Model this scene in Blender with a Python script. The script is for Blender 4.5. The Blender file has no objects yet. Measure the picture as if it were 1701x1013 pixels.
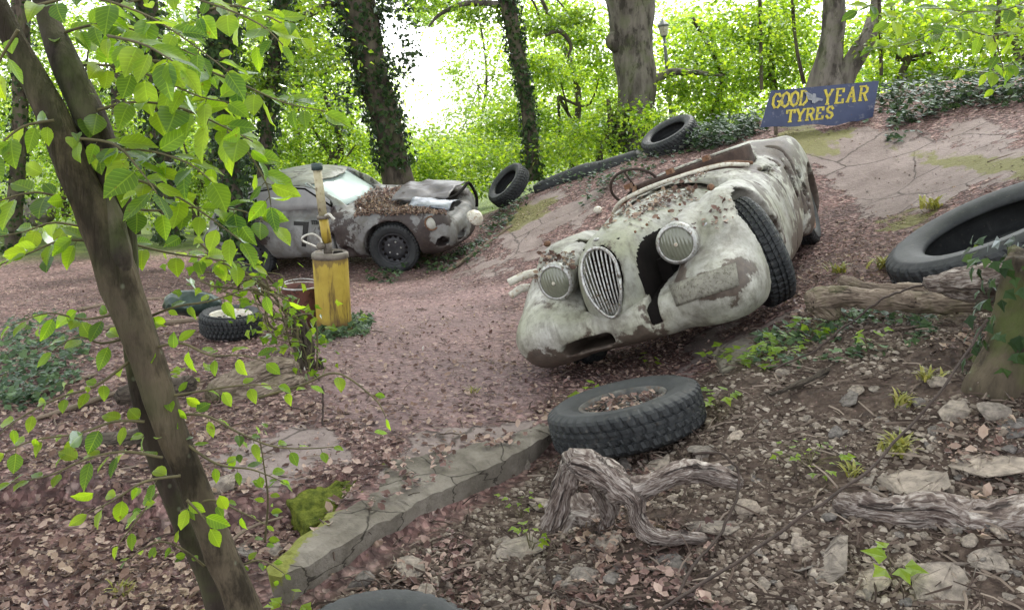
import bpy, bmesh, math, random
import numpy as np
from mathutils import Vector, Matrix, Quaternion
from mathutils.bvhtree import BVHTree
from math import radians, pi, sin, cos

SC = bpy.context.scene
COL = SC.collection
# ------------------------------------------------------------------ camera
CAM_H = 1.6; PITCH = radians(13.0); F = 1400.0; CX = 850.5; CY = 506.5
cam_d = bpy.data.cameras.new("camera")
cam = bpy.data.objects.new("camera", cam_d); COL.objects.link(cam)
cam.location = (0, 0, CAM_H); cam.rotation_euler = (pi/2 - PITCH, 0, 0)
cam_d.sensor_width = 36; cam_d.lens = 36*F/1701.0
cam_d.clip_start = 0.05; cam_d.clip_end = 600
SC.camera = cam
# ------------------------------------------------------------------ sky, sun, exposure
SUN_EL = radians(55); SUN_AZ = radians(25)      # azimuth measured from +Y towards +X
w = bpy.data.worlds.new("World"); SC.world = w; w.use_nodes = True
nt = w.node_tree; nt.nodes.clear()
sky = nt.nodes.new("ShaderNodeTexSky"); sky.sky_type = 'NISHITA'; sky.sun_disc = False
sky.sun_elevation = SUN_EL; sky.sun_rotation = SUN_AZ; sky.dust_density = 1.5; sky.air_density = 1.0; sky.ozone_density = 1.0
hs = nt.nodes.new("ShaderNodeHueSaturation"); hs.inputs['Saturation'].default_value = 0.16
bg = nt.nodes.new("ShaderNodeBackground"); bg.inputs[1].default_value = 0.15
wo = nt.nodes.new("ShaderNodeOutputWorld")
nt.links.new(sky.outputs[0], hs.inputs['Color']); nt.links.new(hs.outputs[0], bg.inputs[0]); nt.links.new(bg.outputs[0], wo.inputs[0])
sd = bpy.data.lights.new("sun", 'SUN'); sd.energy = 1.3; sd.angle = radians(14); sd.color = (1, .97, .92)
so = bpy.data.objects.new("sun", sd); COL.objects.link(so)
_sv = Vector((sin(SUN_AZ)*cos(SUN_EL), cos(SUN_AZ)*cos(SUN_EL), sin(SUN_EL)))
so.rotation_euler = _sv.to_track_quat('Z', 'Y').to_euler()
SC.view_settings.view_transform = 'Standard'; SC.view_settings.look = 'None'
SC.view_settings.exposure = 2.05; SC.view_settings.gamma = 1.0
SC.cycles.max_bounces = 8; SC.cycles.transmission_bounces = 6; SC.cycles.transparent_max_bounces = 8
SC.cycles.diffuse_bounces = 4; SC.cycles.glossy_bounces = 3
SC.cycles.use_denoising = True

# ------------------------------------------------------------------ maths helpers
def ray(px, py):
    u = -(py-CY)/F
    return np.array([(px-CX)/F, cos(PITCH)+u*sin(PITCH), -sin(PITCH)+u*cos(PITCH)])
def W(px, py, Y):
    """the world point seen at photo pixel (px,py) at distance Y ahead"""
    d = ray(px, py); return np.array([0, 0, CAM_H]) + d*(Y/d[1])
def proj(p):
    p = np.asarray(p, float)-np.array([0, 0, CAM_H])
    d = p[..., 1]*cos(PITCH)-p[..., 2]*sin(PITCH); u = p[..., 1]*sin(PITCH)+p[..., 2]*cos(PITCH)
    d = np.where(d < .05, .05, d)
    return np.stack([CX+F*p[..., 0]/d, CY-F*u/d], -1)
def _h(i, j, k, s):
    n = (i.astype(np.int64)*374761393 + j.astype(np.int64)*668265263 + k.astype(np.int64)*2147483647 + s*1274126177) & 0xffffffff
    n = ((n ^ (n >> 13))*1274126177) & 0xffffffff
    n = ((n ^ (n >> 16))*2246822519) & 0xffffffff
    return ((n ^ (n >> 15)) & 0xffff)/65535.0
def vn(x, y, z, s=0):
    """value noise in 0..1"""
    x, y, z = np.broadcast_arrays(np.asarray(x, float), np.asarray(y, float), np.asarray(z, float))
    i, j, k = np.floor(x), np.floor(y), np.floor(z)
    a, b, c = x-i, y-j, z-k
    a = a*a*(3-2*a); b = b*b*(3-2*b); c = c*c*(3-2*c)
    r = 0
    for di in (0, 1):
        for dj in (0, 1):
            for dk in (0, 1):
                r = r + _h(i+di, j+dj, k+dk, s)*(a if di else 1-a)*(b if dj else 1-b)*(c if dk else 1-c)
    return r
def fbm(x, y, z=0.0, s=0, o=3):
    r = 0; a = .5; t = 0
    for q in range(o):
        f = 2**q
        r = r+a*vn(np.asarray(x)*f, np.asarray(y)*f, np.asarray(z)*f, s+q); t += a; a *= .5
    return r/t
def smooth(a, b, x):
    t = np.clip((x-a)/(b-a), 0, 1); return t*t*(3-2*t)
def pchip(X, Yv, x):
    X = np.array(X, float); V = np.array(Yv, float)
    if X[0] > X[-1]: X = X[::-1]; V = V[::-1]
    h = np.diff(X); d = np.diff(V)/h; m = np.zeros(len(X))
    for i in range(1, len(X)-1):
        if d[i-1]*d[i] > 0:
            w1 = 2*h[i]+h[i-1]; w2 = h[i]+2*h[i-1]; m[i] = (w1+w2)/(w1/d[i-1]+w2/d[i])
    m[0] = d[0]*1.5; m[-1] = d[-1]*1.5
    if len(X) > 2:
        m[0] = d[0]+(d[0]-m[1])*.5; m[-1] = d[-1]+(d[-1]-m[-2])*.5
    xx = np.clip(x, X[0], X[-1]); i = np.clip(np.searchsorted(X, xx)-1, 0, len(X)-2)
    t = (xx-X[i])/h[i]
    return (V[i]*(1+2*t)*(1-t)**2+m[i]*h[i]*t*(1-t)**2+V[i+1]*t*t*(3-2*t)+m[i+1]*h[i]*t*t*(t-1))
def poly_sd(px, py, P):
    """signed distance in the plane to a polygon, inside negative"""
    P = np.array(P, float); n = len(P); d = np.full(px.shape, 1e9); ins = np.zeros(px.shape, bool)
    for i in range(n):
        a = P[i]; b = P[(i+1) % n]; e = b-a
        wx, wy = px-a[0], py-a[1]
        t = np.clip((wx*e[0]+wy*e[1])/(e@e+1e-12), 0, 1)
        d = np.minimum(d, np.hypot(wx-e[0]*t, wy-e[1]*t))
        c = ((a[1] > py) != (b[1] > py)) & (px < (b[0]-a[0])*(py-a[1])/(b[1]-a[1]+1e-12)+a[0])
        ins ^= c
    return np.where(ins, -d, d)
RNG = np.random.default_rng(11)

# ------------------------------------------------------------------ object helpers
def tag(o, label=None, cat=None, group=None, kind=None):
    if label: o['label'] = label
    if cat: o['category'] = cat
    if group: o['group'] = group
    if kind: o['kind'] = kind
    return o
def mesh(name, V, Fc, mat, parent=None, smooth_=True, loc=None, mats=None, mi=None):
    me = bpy.data.meshes.new(name)
    V = np.asarray(V, np.float32)
    if isinstance(Fc, np.ndarray) and Fc.ndim == 2:
        n, k = Fc.shape
        me.vertices.add(len(V)); me.vertices.foreach_set('co', V.ravel())
        me.loops.add(n*k); me.loops.foreach_set('vertex_index', Fc.astype(np.int32).ravel())
        me.polygons.add(n); me.polygons.foreach_set('loop_start', np.arange(n, dtype=np.int32)*k)
        me.update(calc_edges=True)
    else:
        me.from_pydata([tuple(map(float, v)) for v in V], [], [tuple(int(i) for i in f) for f in Fc])
    me.validate()
    me.polygons.foreach_set('use_smooth', np.full(len(me.polygons), smooth_))
    if mats:
        for m in mats: me.materials.append(m)
        if mi is not None: me.polygons.foreach_set('material_index', np.asarray(mi, np.int32))
    elif mat: me.materials.append(mat)
    me.update()
    o = bpy.data.objects.new(name, me); COL.objects.link(o)
    if parent is not None: o.parent = parent
    if loc is not None: o.location = loc
    return o
def recenter(o):
    """moves a world-space mesh object's origin to its base centre"""
    n = len(o.data.vertices); a = np.zeros(n*3, np.float32); o.data.vertices.foreach_get('co', a); a = a.reshape(-1, 3)
    c = (a.min(0)+a.max(0))/2; c[2] = a[:, 2].min()
    o.data.vertices.foreach_set('co', (a-c).ravel()); o.data.update(); o.location = c
    return o
def empty(name, M=None, loc=None):
    o = bpy.data.objects.new(name, None); COL.objects.link(o); o.empty_display_size = .1
    if M is not None: o.matrix_world = M
    if loc is not None: o.location = loc
    return o
def children(o): return [c for c in bpy.data.objects if c.parent == o]
def copy_tree(o, parent=None):
    c = o.copy(); COL.objects.link(c); c.parent = parent
    for ch in children(o): copy_tree(ch, c)
    return c
class MB:
    def __init__(s): s.v = []; s.f = []; s.n = 0
    def add(s, V, Fc):
        V = np.asarray(V, float); s.v.append(V); s.f += [tuple(int(i)+s.n for i in f) for f in Fc]; s.n += len(V); return s
    def build(s, name, mat, parent=None, sm=True, loc=None): return mesh(name, np.vstack(s.v), s.f, mat, parent, sm, loc)
def frames(P):
    P = np.asarray(P, float); T = np.gradient(P, axis=0); T /= np.linalg.norm(T, axis=1)[:, None]+1e-12
    up = np.array([0, 0, 1.]) if abs(T[0][2]) < .8 else np.array([1., 0, 0])
    A = []; a = np.cross(T[0], up); a /= np.linalg.norm(a)
    for t in T:
        a = a-t*(a@t); a /= np.linalg.norm(a)+1e-12; A.append(a)
    A = np.array(A); return T, A, np.cross(T, A)
def tube(P, r, seg=8, rough=0., sc=6., seed=0, cap=True, ell=None):
    P = np.asarray(P, float); n = len(P); r = np.broadcast_to(np.asarray(r, float), (n,))
    T, A, B = frames(P); th = np.linspace(0, 2*pi, seg, endpoint=False)
    ca, sa = np.cos(th), np.sin(th)
    D = A[:, None, :]*ca[None, :, None]+B[:, None, :]*sa[None, :, None]
    rr = np.repeat(r[:, None], seg, 1)
    if rough:
        Q = P[:, None, :]+D*r[:, None, None]
        rr = rr*(1+rough*(fbm(Q[..., 0]*sc, Q[..., 1]*sc, Q[..., 2]*sc*.35, seed)-.5)*2)
    V = (P[:, None, :]+D*rr[..., None]).reshape(-1, 3)
    Fc = []
    for i in range(n-1):
        for j in range(seg):
            a = i*seg+j; b = i*seg+(j+1) % seg; Fc.append((a, b, b+seg, a+seg))
    if cap:
        Fc.append(tuple(range(seg))[::-1]); Fc.append(tuple((n-1)*seg+j for j in range(seg)))
    return V, Fc
def curve(P, n=24, r=None):
    """Catmull-Rom through points"""
    P = np.asarray(P, float); m = len(P); t = np.linspace(0, m-1, n); i = np.minimum(t.astype(int), m-2); u = (t-i)[:, None]
    g = lambda k: P[np.clip(k, 0, m-1)]
    a, b, c, d = g(i-1), g(i), g(i+1), g(i+2)
    Q = .5*(2*b+(c-a)*u+(2*a-5*b+4*c-d)*u*u+(3*b-a-3*c+d)*u**3)
    if r is None: return Q
    return Q, np.interp(t, np.arange(m), r)
def lathe(prof, seg=48, axis='z', a0=0, a1=2*pi):
    prof = np.asarray(prof, float); n = len(prof); full = abs(a1-a0-2*pi) < 1e-6
    th = np.linspace(a0, a1, seg, endpoint=not full); s = len(th)
    V = np.stack([prof[:, 0][None]*np.cos(th)[:, None], prof[:, 0][None]*np.sin(th)[:, None], np.repeat(prof[:, 1][None], s, 0)], -1).reshape(-1, 3)
    Fc = []
    for i in range(s if full else s-1):
        for j in range(n-1):
            a = i*n+j; b = ((i+1) % s)*n+j; Fc.append((a, b, b+1, a+1))
    return V, Fc
def box(c, s, R=None):
    c = np.array(c, float); h = np.array(s, float)/2
    V = np.array([[x, y, z] for x in (-1, 1) for y in (-1, 1) for z in (-1, 1)])*h
    if R is not None: V = V@np.array(R).T
    return V+c, [(0, 1, 3, 2), (4, 6, 7, 5), (0, 4, 5, 1), (2, 3, 7, 6), (0, 2, 6, 4), (1, 5, 7, 3)]
def ball(c, r, u=12, v=8):
    th = np.linspace(0, pi, v+1); prof = np.stack([np.sin(th), np.cos(th)], 1)
    V, Fc = lathe(prof, u); return V*np.asarray(r)+np.asarray(c), [f[::-1] for f in Fc]
def basis(n, x=None):
    n = np.array(n, float); n /= np.linalg.norm(n)
    x = np.array([1., 0, 0]) if x is None else np.array(x, float)
    x = x-n*(x@n); x /= np.linalg.norm(x); y = np.cross(n, x)
    return np.stack([x, y, n], 1)
def mat4(R, p):
    M = Matrix.Identity(4)
    for i in range(3):
        for j in range(3): M[i][j] = float(R[i][j])
        M[i][3] = float(p[i])
    return M
def surfnet(fn, lo, hi, h):
    ax = [np.arange(lo[i], hi[i]+h, h) for i in range(3)]
    X, Y, Z = np.meshgrid(*ax, indexing='ij'); D = fn(X, Y, Z).astype(np.float32)
    D[D == 0] = 1e-6
    D[0] = np.maximum(D[0], 1e-3); D[-1] = np.maximum(D[-1], 1e-3); D[:, 0] = np.maximum(D[:, 0], 1e-3); D[:, -1] = np.maximum(D[:, -1], 1e-3)
    D[:, :, 0] = np.maximum(D[:, :, 0], 1e-3); D[:, :, -1] = np.maximum(D[:, :, -1], 1e-3)
    S = D < 0; nx, ny, nz = D.shape
    acc = np.zeros((nx-1, ny-1, nz-1, 3), np.float32); cnt = np.zeros((nx-1, ny-1, nz-1), np.float32)
    def sl(o, a): return slice(o, (None if o else -1))
    for axis in range(3):
        for p in (0, 1):
            for q in (0, 1):
                o = [0, 0, 0]; oth = [k for k in range(3) if k != axis]; o[oth[0]] = p; o[oth[1]] = q
                i0 = tuple(slice(o[k], D.shape[k]-1+o[k]) for k in range(3))
                o2 = list(o); o2[axis] = 1
                i1 = tuple(slice(o2[k], D.shape[k]-1+o2[k]) for k in range(3))
                a, b = D[i0], D[i1]; m = S[i0] != S[i1]
                t = np.where(m, a/(a-b+1e-12), 0)
                for k in range(3):
                    acc[..., k] += np.where(m, (t if k == axis else o[k]), 0)
                cnt += m
    use = cnt > 0; idx = np.full(use.shape, -1, np.int64); idx[use] = np.arange(use.sum())
    I = np.argwhere(use); V = (I+acc[use]/cnt[use][:, None])*h+np.array([a[0] for a in ax])
    Q = []
    for axis in range(3):
        a, b = [k for k in range(3) if k != axis]
        s0 = [slice(1, -1)]*3; s0[axis] = slice(0, -1); s1 = list(s0); s1[axis] = slice(1, None)
        m = S[tuple(s0)] != S[tuple(s1)]; E = np.argwhere(m)
        if not len(E): continue
        E = E+np.array([0 if k == axis else 1 for k in range(3)]); inside = S[tuple(E.T)]
        def c(da, db):
            G = E.copy(); G[:, a] += da; G[:, b] += db; return idx[tuple(G.T)]
        q = np.stack([c(-1, -1), c(0, -1), c(0, 0), c(-1, 0)], 1)
        flip = inside if axis != 1 else ~inside
        q[~flip] = q[~flip][:, ::-1]; Q.append(q)
    Q = np.vstack(Q)
    return V, Q
def smin(a, b, k):
    h = np.clip(.5+.5*(b-a)/k, 0, 1); return b*(1-h)+a*h-k*h*(1-h)
def smax(a, b, k): return -smin(-a, -b, k)
def loft(x, y, z, X, yc, wy, zt, zb, p=2.5):
    Y0 = pchip(X, yc, x) if np.ndim(yc) else yc
    w_ = np.maximum(pchip(X, wy, x), .004); t = pchip(X, zt, x); b = pchip(X, zb, x) if np.ndim(zb) else zb
    hz = np.maximum((t-b)/2, .004); zc = (t+b)/2
    f = ((np.abs(y-Y0)/w_)**p+(np.abs(z-zc)/hz)**p)**(1/p)
    d = (f-1)*np.minimum(w_, hz)
    x0, x1 = min(X), max(X)
    return np.maximum(d, np.maximum(x0-x, x-x1))
def capsule(x, y, z, a, b, ra, rb):
    a = np.array(a, float); b = np.array(b, float); e = b-a
    t = np.clip(((x-a[0])*e[0]+(y-a[1])*e[1]+(z-a[2])*e[2])/(e@e), 0, 1)
    return np.sqrt((x-a[0]-e[0]*t)**2+(y-a[1]-e[1]*t)**2+(z-a[2]-e[2]*t)**2)-(ra+(rb-ra)*t)
def ellip(x, y, z, c, r):
    return (np.sqrt(((x-c[0])/r[0])**2+((y-c[1])/r[1])**2+((z-c[2])/r[2])**2)-1)*min(r)

# ------------------------------------------------------------------ material helpers
class N:
    def __init__(s, name):
        s.m = bpy.data.materials.new(name); s.m.use_nodes = True; s.t = s.m.node_tree; s.t.nodes.clear()
        s.out = s.t.nodes.new("ShaderNodeOutputMaterial")
        s.tc = s.t.nodes.new("ShaderNodeTexCoord"); s.geo = None
    def n(s, typ, ins=None, **kw):
        q = s.t.nodes.new("ShaderNode"+typ)
        for k, v in kw.items(): setattr(q, k, v)
        for k, v in (ins or {}).items(): s.set(q.inputs[k], v)
        return q
    def set(s, sock, v):
        if isinstance(v, bpy.types.NodeSocket): s.t.links.new(v, sock)
        elif isinstance(v, bpy.types.Node): s.t.links.new(v.outputs[0], sock)
        elif isinstance(v, tuple) and len(v) == 3 and sock.type == 'RGBA': sock.default_value = (*v, 1)
        else: sock.default_value = v
    def obj(s): return s.tc.outputs['Object']
    def mapv(s, scale=(1, 1, 1), src=None, rot=(0, 0, 0)):
        return s.n('Mapping', {'Vector': src or s.obj(), 'Scale': scale, 'Rotation': rot}).outputs[0]
    def noise(s, scale, detail=4, rough=.55, vec=None, dist=0.): return s.n('TexNoise', {'Vector': vec or s.obj(), 'Scale': scale, 'Detail': detail, 'Roughness': rough, 'Distortion': dist}).outputs['Fac']
    def vor(s, scale, vec=None, feat='F1', out='Distance', rnd=1.0): return s.n('TexVoronoi', {'Vector': vec or s.obj(), 'Scale': scale, 'Randomness': rnd}, feature=feat).outputs[out]
    def ramp(s, fac, stops, interp='LINEAR'):
        r = s.n('ValToRGB', {'Fac': fac}); e = r.color_ramp; e.interpolation = interp
        while len(e.elements) < len(stops): e.elements.new(.5)
        for i, (p, c) in enumerate(stops):
            e.elements[i].position = p; e.elements[i].color = (*c, 1) if isinstance(c, tuple) else (c, c, c, 1)
        return r.outputs['Color']
    def mix(s, f, a, b, mode='MIX'):
        q = s.n('Mix', data_type='RGBA', blend_type=mode); s.set(q.inputs[0], f); s.set(q.inputs[6], a); s.set(q.inputs[7], b); return q.outputs[2]
    def math(s, op, a, b=0., c=None):
        q = s.n('Math', operation=op); s.set(q.inputs[0], a); s.set(q.inputs[1], b)
        if c is not None: s.set(q.inputs[2], c)
        return q.outputs[0]
    def bump(s, h, st=.5, d=.01): return s.n('Bump', {'Height': h, 'Strength': st, 'Distance': d}).outputs[0]
    def attr(s, nm): return s.n('Attribute', attribute_name=nm).outputs['Fac']
    def rand(s):
        if s.geo is None: s.geo = s.n('NewGeometry')
        return s.geo.outputs['Random Per Island']
    def bsdf(s, col, rough=.6, metal=0., bump=None, spec=.4, **kw):
        b = s.n('BsdfPrincipled', {'Base Color': col, 'Roughness': rough, 'Metallic': metal, 'Specular IOR Level': spec})
        for k, v in kw.items(): s.set(b.inputs[k.replace('_', ' ')], v)
        if bump is not None: s.set(b.inputs['Normal'], bump)
        s.t.links.new(b.outputs[0], s.out.inputs[0]); return s.m

def leaf_mat(name, c0, c1, c2, trans=.55, gloss=.35, tcol=1.5, veins=False):
    m = N(name); r = m.rand()
    col = m.ramp(r, [(0, c0), (.5, c1), (1, c2)])
    if veins:
        sp = m.n('SeparateXYZ', {0: m.n('Attribute', attribute_name='leafxy').outputs['Vector']}); ax = m.math('ABSOLUTE', sp.outputs[0])
        w1 = m.math('FRACT', m.math('MULTIPLY', m.math('SUBTRACT', sp.outputs[1], m.math('MULTIPLY', ax, .75)), 8.)); w1 = m.math('ABSOLUTE', m.math('SUBTRACT', w1, .5))
        mr = m.ramp(ax, [(.008, 1.), (.022, 0.)]); vv = m.math('MAXIMUM', mr, m.ramp(w1, [(.03, .8), (.10, 0.)]))
        col = m.mix(m.math('MULTIPLY', vv, .3), col, tuple(min(1, c*1.9+.02) for c in c2)); col = m.mix(m.ramp(m.noise(60, 4), [(.66, 0.), (.70, .7)]), col, (.12, .08, .02)); col = m.mix(m.ramp(m.noise(14, 3), [(.35, .35), (.65, 0.)]), col, c0)
    big = m.noise(.9, 2)
    col = m.mix(m.ramp(big, [(.35, 0.), (.65, .45)]), col, m.mix(1., col, (.75, .85, .5), 'MULTIPLY'))
    tc = m.mix(1., col, (tcol*1.15, tcol*1.1, tcol*.55), 'MULTIPLY')
    d = m.n('BsdfDiffuse', {'Color': col}); t = m.n('BsdfTranslucent', {'Color': tc})
    g = m.n('BsdfGlossy', {'Color': (.9, .95, 1.), 'Roughness': gloss})
    a = m.n('MixShader', {0: trans, 1: d.outputs[0], 2: t.outputs[0]})
    f = m.n('Fresnel', {'IOR': 1.4}); f2 = m.math('MULTIPLY', f.outputs[0], .4)
    b = m.n('MixShader', {0: f2, 1: a.outputs[0], 2: g.outputs[0]})
    m.t.links.new(b.outputs[0], m.out.inputs[0]); return m.m
def bark_mat(name, dark, light, sc=14, moss=0., mosscol=(.07, .10, .02), bump=1.):
    m = N(name); v = m.mapv((1, 1, .16)); n1 = m.noise(sc, 6, .65, v); n2 = m.noise(2.5, 3); n3 = m.noise(60, 3, .6, v)
    c = m.ramp(n1, [(.32, dark), (.62, light)])
    c = m.mix(m.ramp(n2, [(.4, 0.), (.7, .5)]), c, tuple(x*1.5+.01 for x in light))
    c = m.mix(m.ramp(m.noise(3.3, 6, .7, m.mapv((1.6, 1.6, .7))), [(.50, 0.), (.60, .8)]), c, tuple(x*.7 for x in dark))
    c = m.mix(m.ramp(m.vor(17, m.mapv((1, 1, .8))), [(.06, .55), (.13, 0.)]), c, (.16, .17, .12))
    c = m.mix(m.ramp(m.noise(5, 5), [(.55-.2*moss, 0.), (.72-.2*moss, min(1., moss*1.2))]), c, mosscol)
    h = m.math('ADD', n1, m.math('MULTIPLY', n3, .4))
    return m.bsdf(c, .85, bump=m.bump(h, .9*bump, .02), spec=.2)
# ================================================================== terrain
# control points: (photo x, photo y, how far ahead Y) or ('w', X, Y, z)
def zr(px, py, z):
    d = ray(px, py); t = (z-CAM_H)/d[2]; return np.array([0, 0, CAM_H])+d*t
CP = []
for a in [(0,1013,0),(300,1013,-.02),(450,960,-.02),(600,880,0),(900,735,0),(930,612,-.04),(0,700,0),(300,700,-.02),(600,700,0),
          (600,600,-.06),(300,560,-.12),(555,552,-.1),(0,560,-.15),(780,600,-.04),(780,457,-.3),(663,450,-.46),(430,456,-.62),
          (740,740,0),(1000,1013,-.06),(1300,1013,.03),(1700,1013,.16),(1000,850,.0),(1300,850,.12),(1650,720,.40),(1400,700,.30),
          (1400,600,.42),(1190,608,.20),(1050,1100,-.05),(700,1013,-.08),(840,870,-.03),(0,480,-.6),(200,470,-.5)]:
    CP.append(zr(*a))
for a in [(1650,645,3.3),(1400,530,4.5),(1600,480,4.9),(1300,500,5.0),(1400,445,6.0),(1500,385,6.9),(1690,300,6.9),(1400,320,9),
          (1360,212,11),(1300,240,10.4),(1500,250,9.4),(1701,180,9.2),(1600,142,11.2),(1200,222,12),(1000,277,13),(905,310,13.2),
          (845,338,13.2),(820,400,11),(860,430,9.7),(950,350,10.9),(1050,312,10.3),(900,400,10),(0,385,20),(1701,470,4.6),(1701,385,5.6)]:
    CP.append(W(*a))
CP += [(.33,5.16,-.05),(1.33,4.75,.25),(1.62,5.09,.34),(.53,5.63,-.10),(2.72,7.43,.46),(1.63,7.97,.0),(2.91,8.34,.56),(2.08,8.75,.16),
       (-1.49,10.93,-.45),(-1.17,12.19,-.30),(-3.51,11.47,-.6),(-3.19,12.73,-.45),(-.62,11.34,-.28),
       (0,16,-.3),(4,17,.9),(9,16,2.2),(0,25,-1.2),(10,27,1.6),(22,25,3.6),(-10,25,-1.6),(0,60,-3),(40,60,5),(-40,60,-4),(12,9,2.6),
       (12,4,2.2),(4,3,.95),(8,4,1.6),(6,1,1.1),(-6,2,-.1),(-10,8,-.7),(-15,3,-.5),(0,-10,0),(10,-6,1.2),(-10,-5,-.2),(0,0,0),(1,.8,.05),
       (3,1,.4),(-1.5,1,0),(80,0,6),(-80,0,-4),(0,-80,0),(0,120,-3),(80,80,8),(-80,80,-6)]
CP = np.array([tuple(map(float, c)) for c in CP])
def _tps(d): return np.where(d > 1e-9, d*d*np.log(d+1e-12), 0)
def _w(P):                                   # compress far distances so that the spline stays calm
    r = np.hypot(P[..., 0], P[..., 1]); s = np.log1p(r/3)*3/np.maximum(r, 1e-6); return P*s[..., None]
_Q = _w(CP[:, :2]); _NC = len(CP)
_A = np.zeros((_NC+3, _NC+3)); _A[:_NC, :_NC] = _tps(np.hypot(*(_Q[:, None]-_Q[None]).transpose(2, 0, 1)))+np.eye(_NC)*.02
_A[:_NC, _NC] = 1; _A[:_NC, _NC+1:] = _Q; _A[_NC:, :_NC] = _A[:_NC, _NC:].T
_C = np.linalg.solve(_A, np.r_[CP[:, 2], 0, 0, 0])
# the broken outer edge of the concrete track: ground drops beside it
EDGE = np.array([zr(300,1080,-.02)[:2], zr(445,975,-.02)[:2], zr(600,893,0)[:2], zr(740,818,0)[:2], zr(900,728,0)[:2], zr(1060,668,.06)[:2], zr(1190,606,.2)[:2]])
def edge_sd(x, y):
    d = np.full(np.shape(x), 1e9); s = np.zeros(np.shape(x)); tt = np.zeros(np.shape(x))
    for i in range(len(EDGE)-1):
        a, b = EDGE[i], EDGE[i+1]; e = b-a; L = e@e
        t = np.clip(((x-a[0])*e[0]+(y-a[1])*e[1])/L, 0, 1)
        q = np.hypot(x-a[0]-e[0]*t, y-a[1]-e[1]*t); c = (x-a[0])*e[1]-(y-a[1])*e[0]
        m = q < d; d = np.where(m, q, d); s = np.where(m, np.sign(c), s); tt = np.where(m, i+t, tt)
    return d*s, tt
def T0(x, y):
    x = np.asarray(x, float); y = np.asarray(y, float)
    P = np.stack(np.broadcast_arrays(x, y), -1); sh = P.shape[:-1]; P = _w(P.reshape(-1, 2))
    out = np.empty(len(P))
    for i in range(0, len(P), 20000):
        q = P[i:i+20000]; out[i:i+20000] = _tps(np.hypot(q[:, None, 0]-_Q[None, :, 0], q[:, None, 1]-_Q[None, :, 1]))@_C[:_NC]+_C[_NC]+q@_C[_NC+1:]
    return out.reshape(sh)
DIP = [tuple(zr(a, b, 0)[:2]) for a, b in [(600,785),(520,818),(330,838),(100,790),(-300,860),(-300,1500),(430,1500),(440,960),(510,893)]]
def rub(x, y):
    """1 on the stony near bank, 0 on the track"""
    s, t = edge_sd(x, y)
    far = smooth(5.6, 4.6, y-(x-1.4)*.25); return np.where(t >= 5.98, smooth(.0, .15, s)*far, smooth(0, .12, s))
def T(x, y):
    x = np.asarray(x, float); y = np.asarray(y, float)
    z = T0(x, y); s, t = edge_sd(x, y)
    z = z-(.095*smooth(-.10, .0, s)*smooth(.9, .3, s)*smooth(5.9, 4.0, t)*smooth(-.0, .8, t))
    z = z-.13*smooth(.03, -.05, poly_sd(x, y, DIP))
    r = rub(x, y)
    z = z+(fbm(x*1.3, y*1.3, 0, 3)-.5)*.06+(fbm(x*5, y*5, 0, 5)-.5)*(.012+.05*r)+(fbm(x*19, y*19, 0, 9, 2)-.5)*(.004+.022*r)
    return z
def G(px, py, off=0.):
    """the point of the ground seen at photo pixel (px,py)"""
    px = np.atleast_1d(np.asarray(px, float)); py = np.atleast_1d(np.asarray(py, float))
    Ys = np.geomspace(1.2, 70, 260); D = np.stack([(px-CX)/F, cos(PITCH)-(py-CY)/F*sin(PITCH), -sin(PITCH)-(py-CY)/F*cos(PITCH)], -1)
    best = np.full(len(px), 70.)
    P = D[:, None, :]*(Ys[None, :, None]/D[:, None, 1:2]); z = P[..., 2]+CAM_H-T0(P[..., 0], P[..., 1])
    hit = (z < 0); k = np.where(hit.any(1), hit.argmax(1), 259); k = np.maximum(k, 1); i = np.arange(len(px))
    za, zb = z[i, k-1], z[i, k]; t = np.clip(za/(za-zb+1e-9), 0, 1); best = Ys[k-1]+(Ys[k]-Ys[k-1])*t
    Q = D*(best/D[:, 1])[:, None]; Q[:, 2] = T(Q[:, 0], Q[:, 1])+off
    return Q[0] if len(Q) == 1 else Q
def nrm(x, y, e=.12):
    n = np.array([-(T0(x+e, y)-T0(x-e, y))/(2*e), -(T0(x, y+e)-T0(x, y-e))/(2*e), 1.]); return n/np.linalg.norm(n)

# polar grid, fine where the photograph looks
az = np.radians(np.r_[np.linspace(-180, -46, 40, endpoint=False), np.linspace(-46, 46, 560), np.linspace(46, 180, 41)[1:-1]])
rr = np.r_[np.geomspace(.35, 24, 560), np.geomspace(24, 160, 60)[1:]]
gx = rr[:, None]*np.sin(az)[None]; gy = rr[:, None]*np.cos(az)[None]
gz = T(gx, gy); V = np.stack([gx, gy, gz], -1).reshape(-1, 3); na = len(az)
ii = np.arange(len(rr)-1)[:, None]*na; jj = np.arange(na)[None]; j2 = (jj+1) % na
Q = np.stack([ii+jj, ii+j2, ii+na+j2, ii+na+jj], -1).reshape(-1, 4)[:, ::-1]
# kinds of surface (what lies there, not how it is lit)
pp = proj(V); front = V[:, 1] > .8; X_, Y_ = V[:, 0], V[:, 1]
jx = pp[:, 0]+(fbm(X_*2.2, Y_*2.2, 0, 21)-.5)*140+(fbm(X_*9, Y_*9, 0, 22)-.5)*40; jy = pp[:, 1]+(fbm(X_*2.2, Y_*2.2, 0, 31)-.5)*70+(fbm(X_*9, Y_*9, 0, 32)-.5)*26
CONC = [[(770,470),(815,430),(850,380),(905,322),(1010,310),(985,350),(930,395),(860,440)],
        [(1290,222),(1430,210),(1760,225),(1760,285),(1640,305),(1500,345),(1420,350),(1360,290)],
        [(1150,620),(1330,520),(1345,475),(1300,520),(1150,560)], [(360,735),(500,705),(590,760),(430,830)], [(660,760),(760,735),(900,705),(900,730),(640,800)]]
MOSS = [[(1250,225),(1420,212),(1400,250),(1290,290)], [(1490,235),(1760,245),(1760,300),(1600,285)], [(840,340),(910,325),(890,370),(850,380)], [(1440,360),(1560,330),(1560,380),(1480,400)]]
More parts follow.
